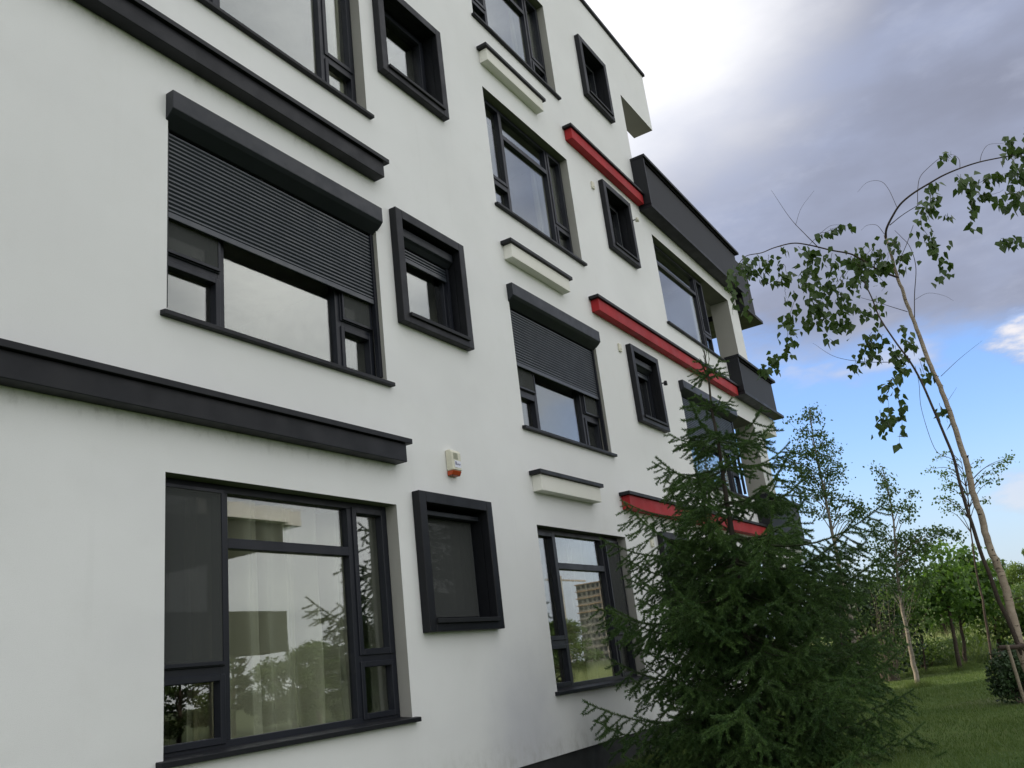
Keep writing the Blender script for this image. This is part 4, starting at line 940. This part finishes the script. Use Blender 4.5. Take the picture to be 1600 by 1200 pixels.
for px, py, d, kd in ((1640, 862, 60, 'round'), (1680, 850, 58, 'tall'), (1730, 850, 60, 'round'), (1618, 905, 47, 'wide'), (1575, 915, 46, 'wide'), (1545, 918, 48, 'wide'), (1480, 905, 52, 'round'), (1455, 893, 60, 'tall'), (1430, 905, 55, 'round'), (1405, 910, 62, 'wide'), (1380, 905, 57, 'round'), (1352, 915, 60, 'tall'), (1320, 920, 60, 'round'), (1290, 915, 64, 'round'), (1500, 915, 44, 'wide'), (1462, 922, 42, 'wide'), (1410, 925, 46, 'wide'), (1660, 900, 44, 'wide'), (1780, 860, 60, 'round'), (1840, 850, 60, 'tall'), (1920, 845, 60, 'round'), (2010, 835, 60, 'wide'), (2100, 830, 62, 'tall'), (2200, 815, 60, 'round')):
    k += 1; tl(px, py, d, kd, 20+k % 4, 'oak' if k % 3 else 'maple', 'leafy_tree', LB1, 'tree', G1, 1.25)
# things glimpsed through the trees: white parked vans and a low red fence
def van(px, d, label, w_=4.4, h_=1.8):
    p = at(px, 970, d); x, y = p[0], p[1]; t_ = empty('parked_van', (x, y, G), label, 'van')
    pr = [(y-w_/2, G+.35), (y-w_/2, G+.9), (y-w_/2+.7, G+1.15), (y-w_/2+1.25, G+h_), (y+w_/2-.1, G+h_), (y+w_/2, G+.4)]
    MB().prism(pr, x-.85, x+.85).build('body', MAT['van'], t_, .05)
    for a, b_ in ((-w_/2+1.3, -.3), (-.1, 1.0)): MB().box(x-.865, x-.852, y+a, y+b_, G+1.2, G+1.65).build('window', 'glass_dark', t_)
    for s_ in (-w_/2+.9, w_/2-.9):
        a = np.linspace(0, 2*np.pi, 17)[:-1]; MB_ = MB(); MB_.prism([(y+s_+.33*math.cos(t), G+.33+.33*math.sin(t)) for t in a], x-.87, x-.66); MB_.build('wheel', 'plinth', t_)
MAT['van'] = coated('white_van_paint', (.75, .75, .74), .3, .05); MAT['glass_dark'] = coated('dark_van_glass', (.02, .025, .03), .1, .1)
van(1470, 112.0, 'white van glimpsed under the young maples beyond the meadow'); van(1506, 118.0, 'second white van glimpsed just right of the maple stems beyond the meadow')
fx = at(1530, 970, 66); t_ = empty('fence', (fx[0], fx[1], G), 'low reddish board fence glimpsed between the trunks beyond the meadow', 'fence')
for i in range(26): MB().box(fx[0]-.02, fx[0]+.02, fx[1]-2.6+i*.13, fx[1]-2.6+i*.13+.11, G+.1, G+1.55+.03*math.sin(i*2.1)).build('board', 'brickish', t_)

# ================================================================== what stands across the garden (seen in the window panes)
MAT['house_wall'] = stucco('grey_green_house_wall', (.20, .21, .17), (.25, .255, .21), False)
def mir(az, d): return d*math.cos(R(az)), 4.94-d*math.sin(R(az))          # azimuth as seen by reflection in the panes
r = random.Random(5); k = 0
for az in range(10, 84, 3):
    k += 1; d = r.uniform(34, 46) if az > 34 else r.uniform(60, 74); x, y = mir(az+r.uniform(-1, 1), d); kd = r.choice(['round', 'tall', 'wide', 'conifer'] if az > 34 else ['wide', 'round'])
    h = dict(round=3.2, tall=3.9, wide=2.9, conifer=4.6)[kd]*r.uniform(.9, 1.15)*(1 if az > 34 else 1.25)
    big_tree(kd, 20+k % 4, x, y, h, 'oak' if kd != 'conifer' else 'needle_dark', 'garden_tree', 'dark tree in the row across the garden, mirrored in the window panes', 'tree', 'trees across the garden', 1.35)
x, y = mir(41.2, 33); big_tree('conifer', 31, x, y, 5.6, 'needle_dark', 'conifer_tree', 'tall pointed conifer mirrored in the lowest large window', 'conifer')
x, y = mir(38.8, 44); big_tree('conifer', 32, x, y, 4.9, 'sunlit_leaf', 'conifer_tree', 'sunlit yellowish conifer mirrored in the narrow side light of the lowest window', 'conifer')  # its sunlight is painted in by the yellow leaf colour
def block(x, y, w_, d_, fl, label, mt, lit=0):
    t_ = empty('tower_block', (x, y, G), label, 'tower block')
    MB().box(x-w_/2, x+w_/2, y-d_/2, y+d_/2, G, G+fl*3).build('wall', mt, t_)
    for f in range(fl):
        MB().box(x-w_/2-.6, x+w_/2+.6, y-d_/2-.6, y+d_/2+.6, G+f*3+2.7, G+f*3+3.02).build('floor_slab', 'scaffold' if f >= fl-lit else 'concrete', t_)  # top floors take the slab colour with sunlight painted in
        for i in range(5):
            xx = x-w_/2+w_*(i+.25)/5; MB().box(xx, xx+w_/9, y+d_/2+.01, y+d_/2+.12, G+f*3+.9, G+f*3+2.3).build('window', 'glass_dark', t_)
            yy = y-d_/2+d_*(i+.25)/5; MB().box(x-w_/2-.12, x-w_/2-.01, yy, yy+d_/9, G+f*3+.9, G+f*3+2.3).build('window', 'glass_dark', t_)
x, y = mir(26.2, 400); block(x, y, 12, 12, 11, 'unfinished tower block with sunlit upper floors mirrored in the second large window', 'concrete', 5)
x, y = mir(28.3, 390); t_ = empty('tower_crane', (x, y, G), 'construction crane beside the unfinished tower block', 'crane')
MB().box(x-.6, x+.6, y-.6, y+.6, G, G+37).build('mast', 'concrete', t_); MB().box(x-9, x+24, y-.4, y+.4, G+35, G+35.7).build('jib', 'concrete', t_)
t_ = empty('neighbouring_house', (16, -20, G), 'neighbouring block with dark cantilevered upper floor mirrored in the lowest window', 'house')
MB().box(14, 21.1, -17.5, -16.3, 1.36, 2.62).build('oriel', 'dark2', t_); MB().box(11, 17.4, -26, -17.51, G, 4.74).build('wall', 'house_wall', t_)
MB().box(11, 21.2, -26, -16.5, 4.75, 5.5).build('roof', 'dark2', t_); MB().box(17.5, 21.8, -26.2, -16.2, 5.51, 6.0).build('roof_band', 'stucco', t_)
for i in range(3): MB().box(12+i*1.8, 13.1+i*1.8, -17.5, -17.4, 2.8, 4.2).build('window', 'glass_dark', t_)
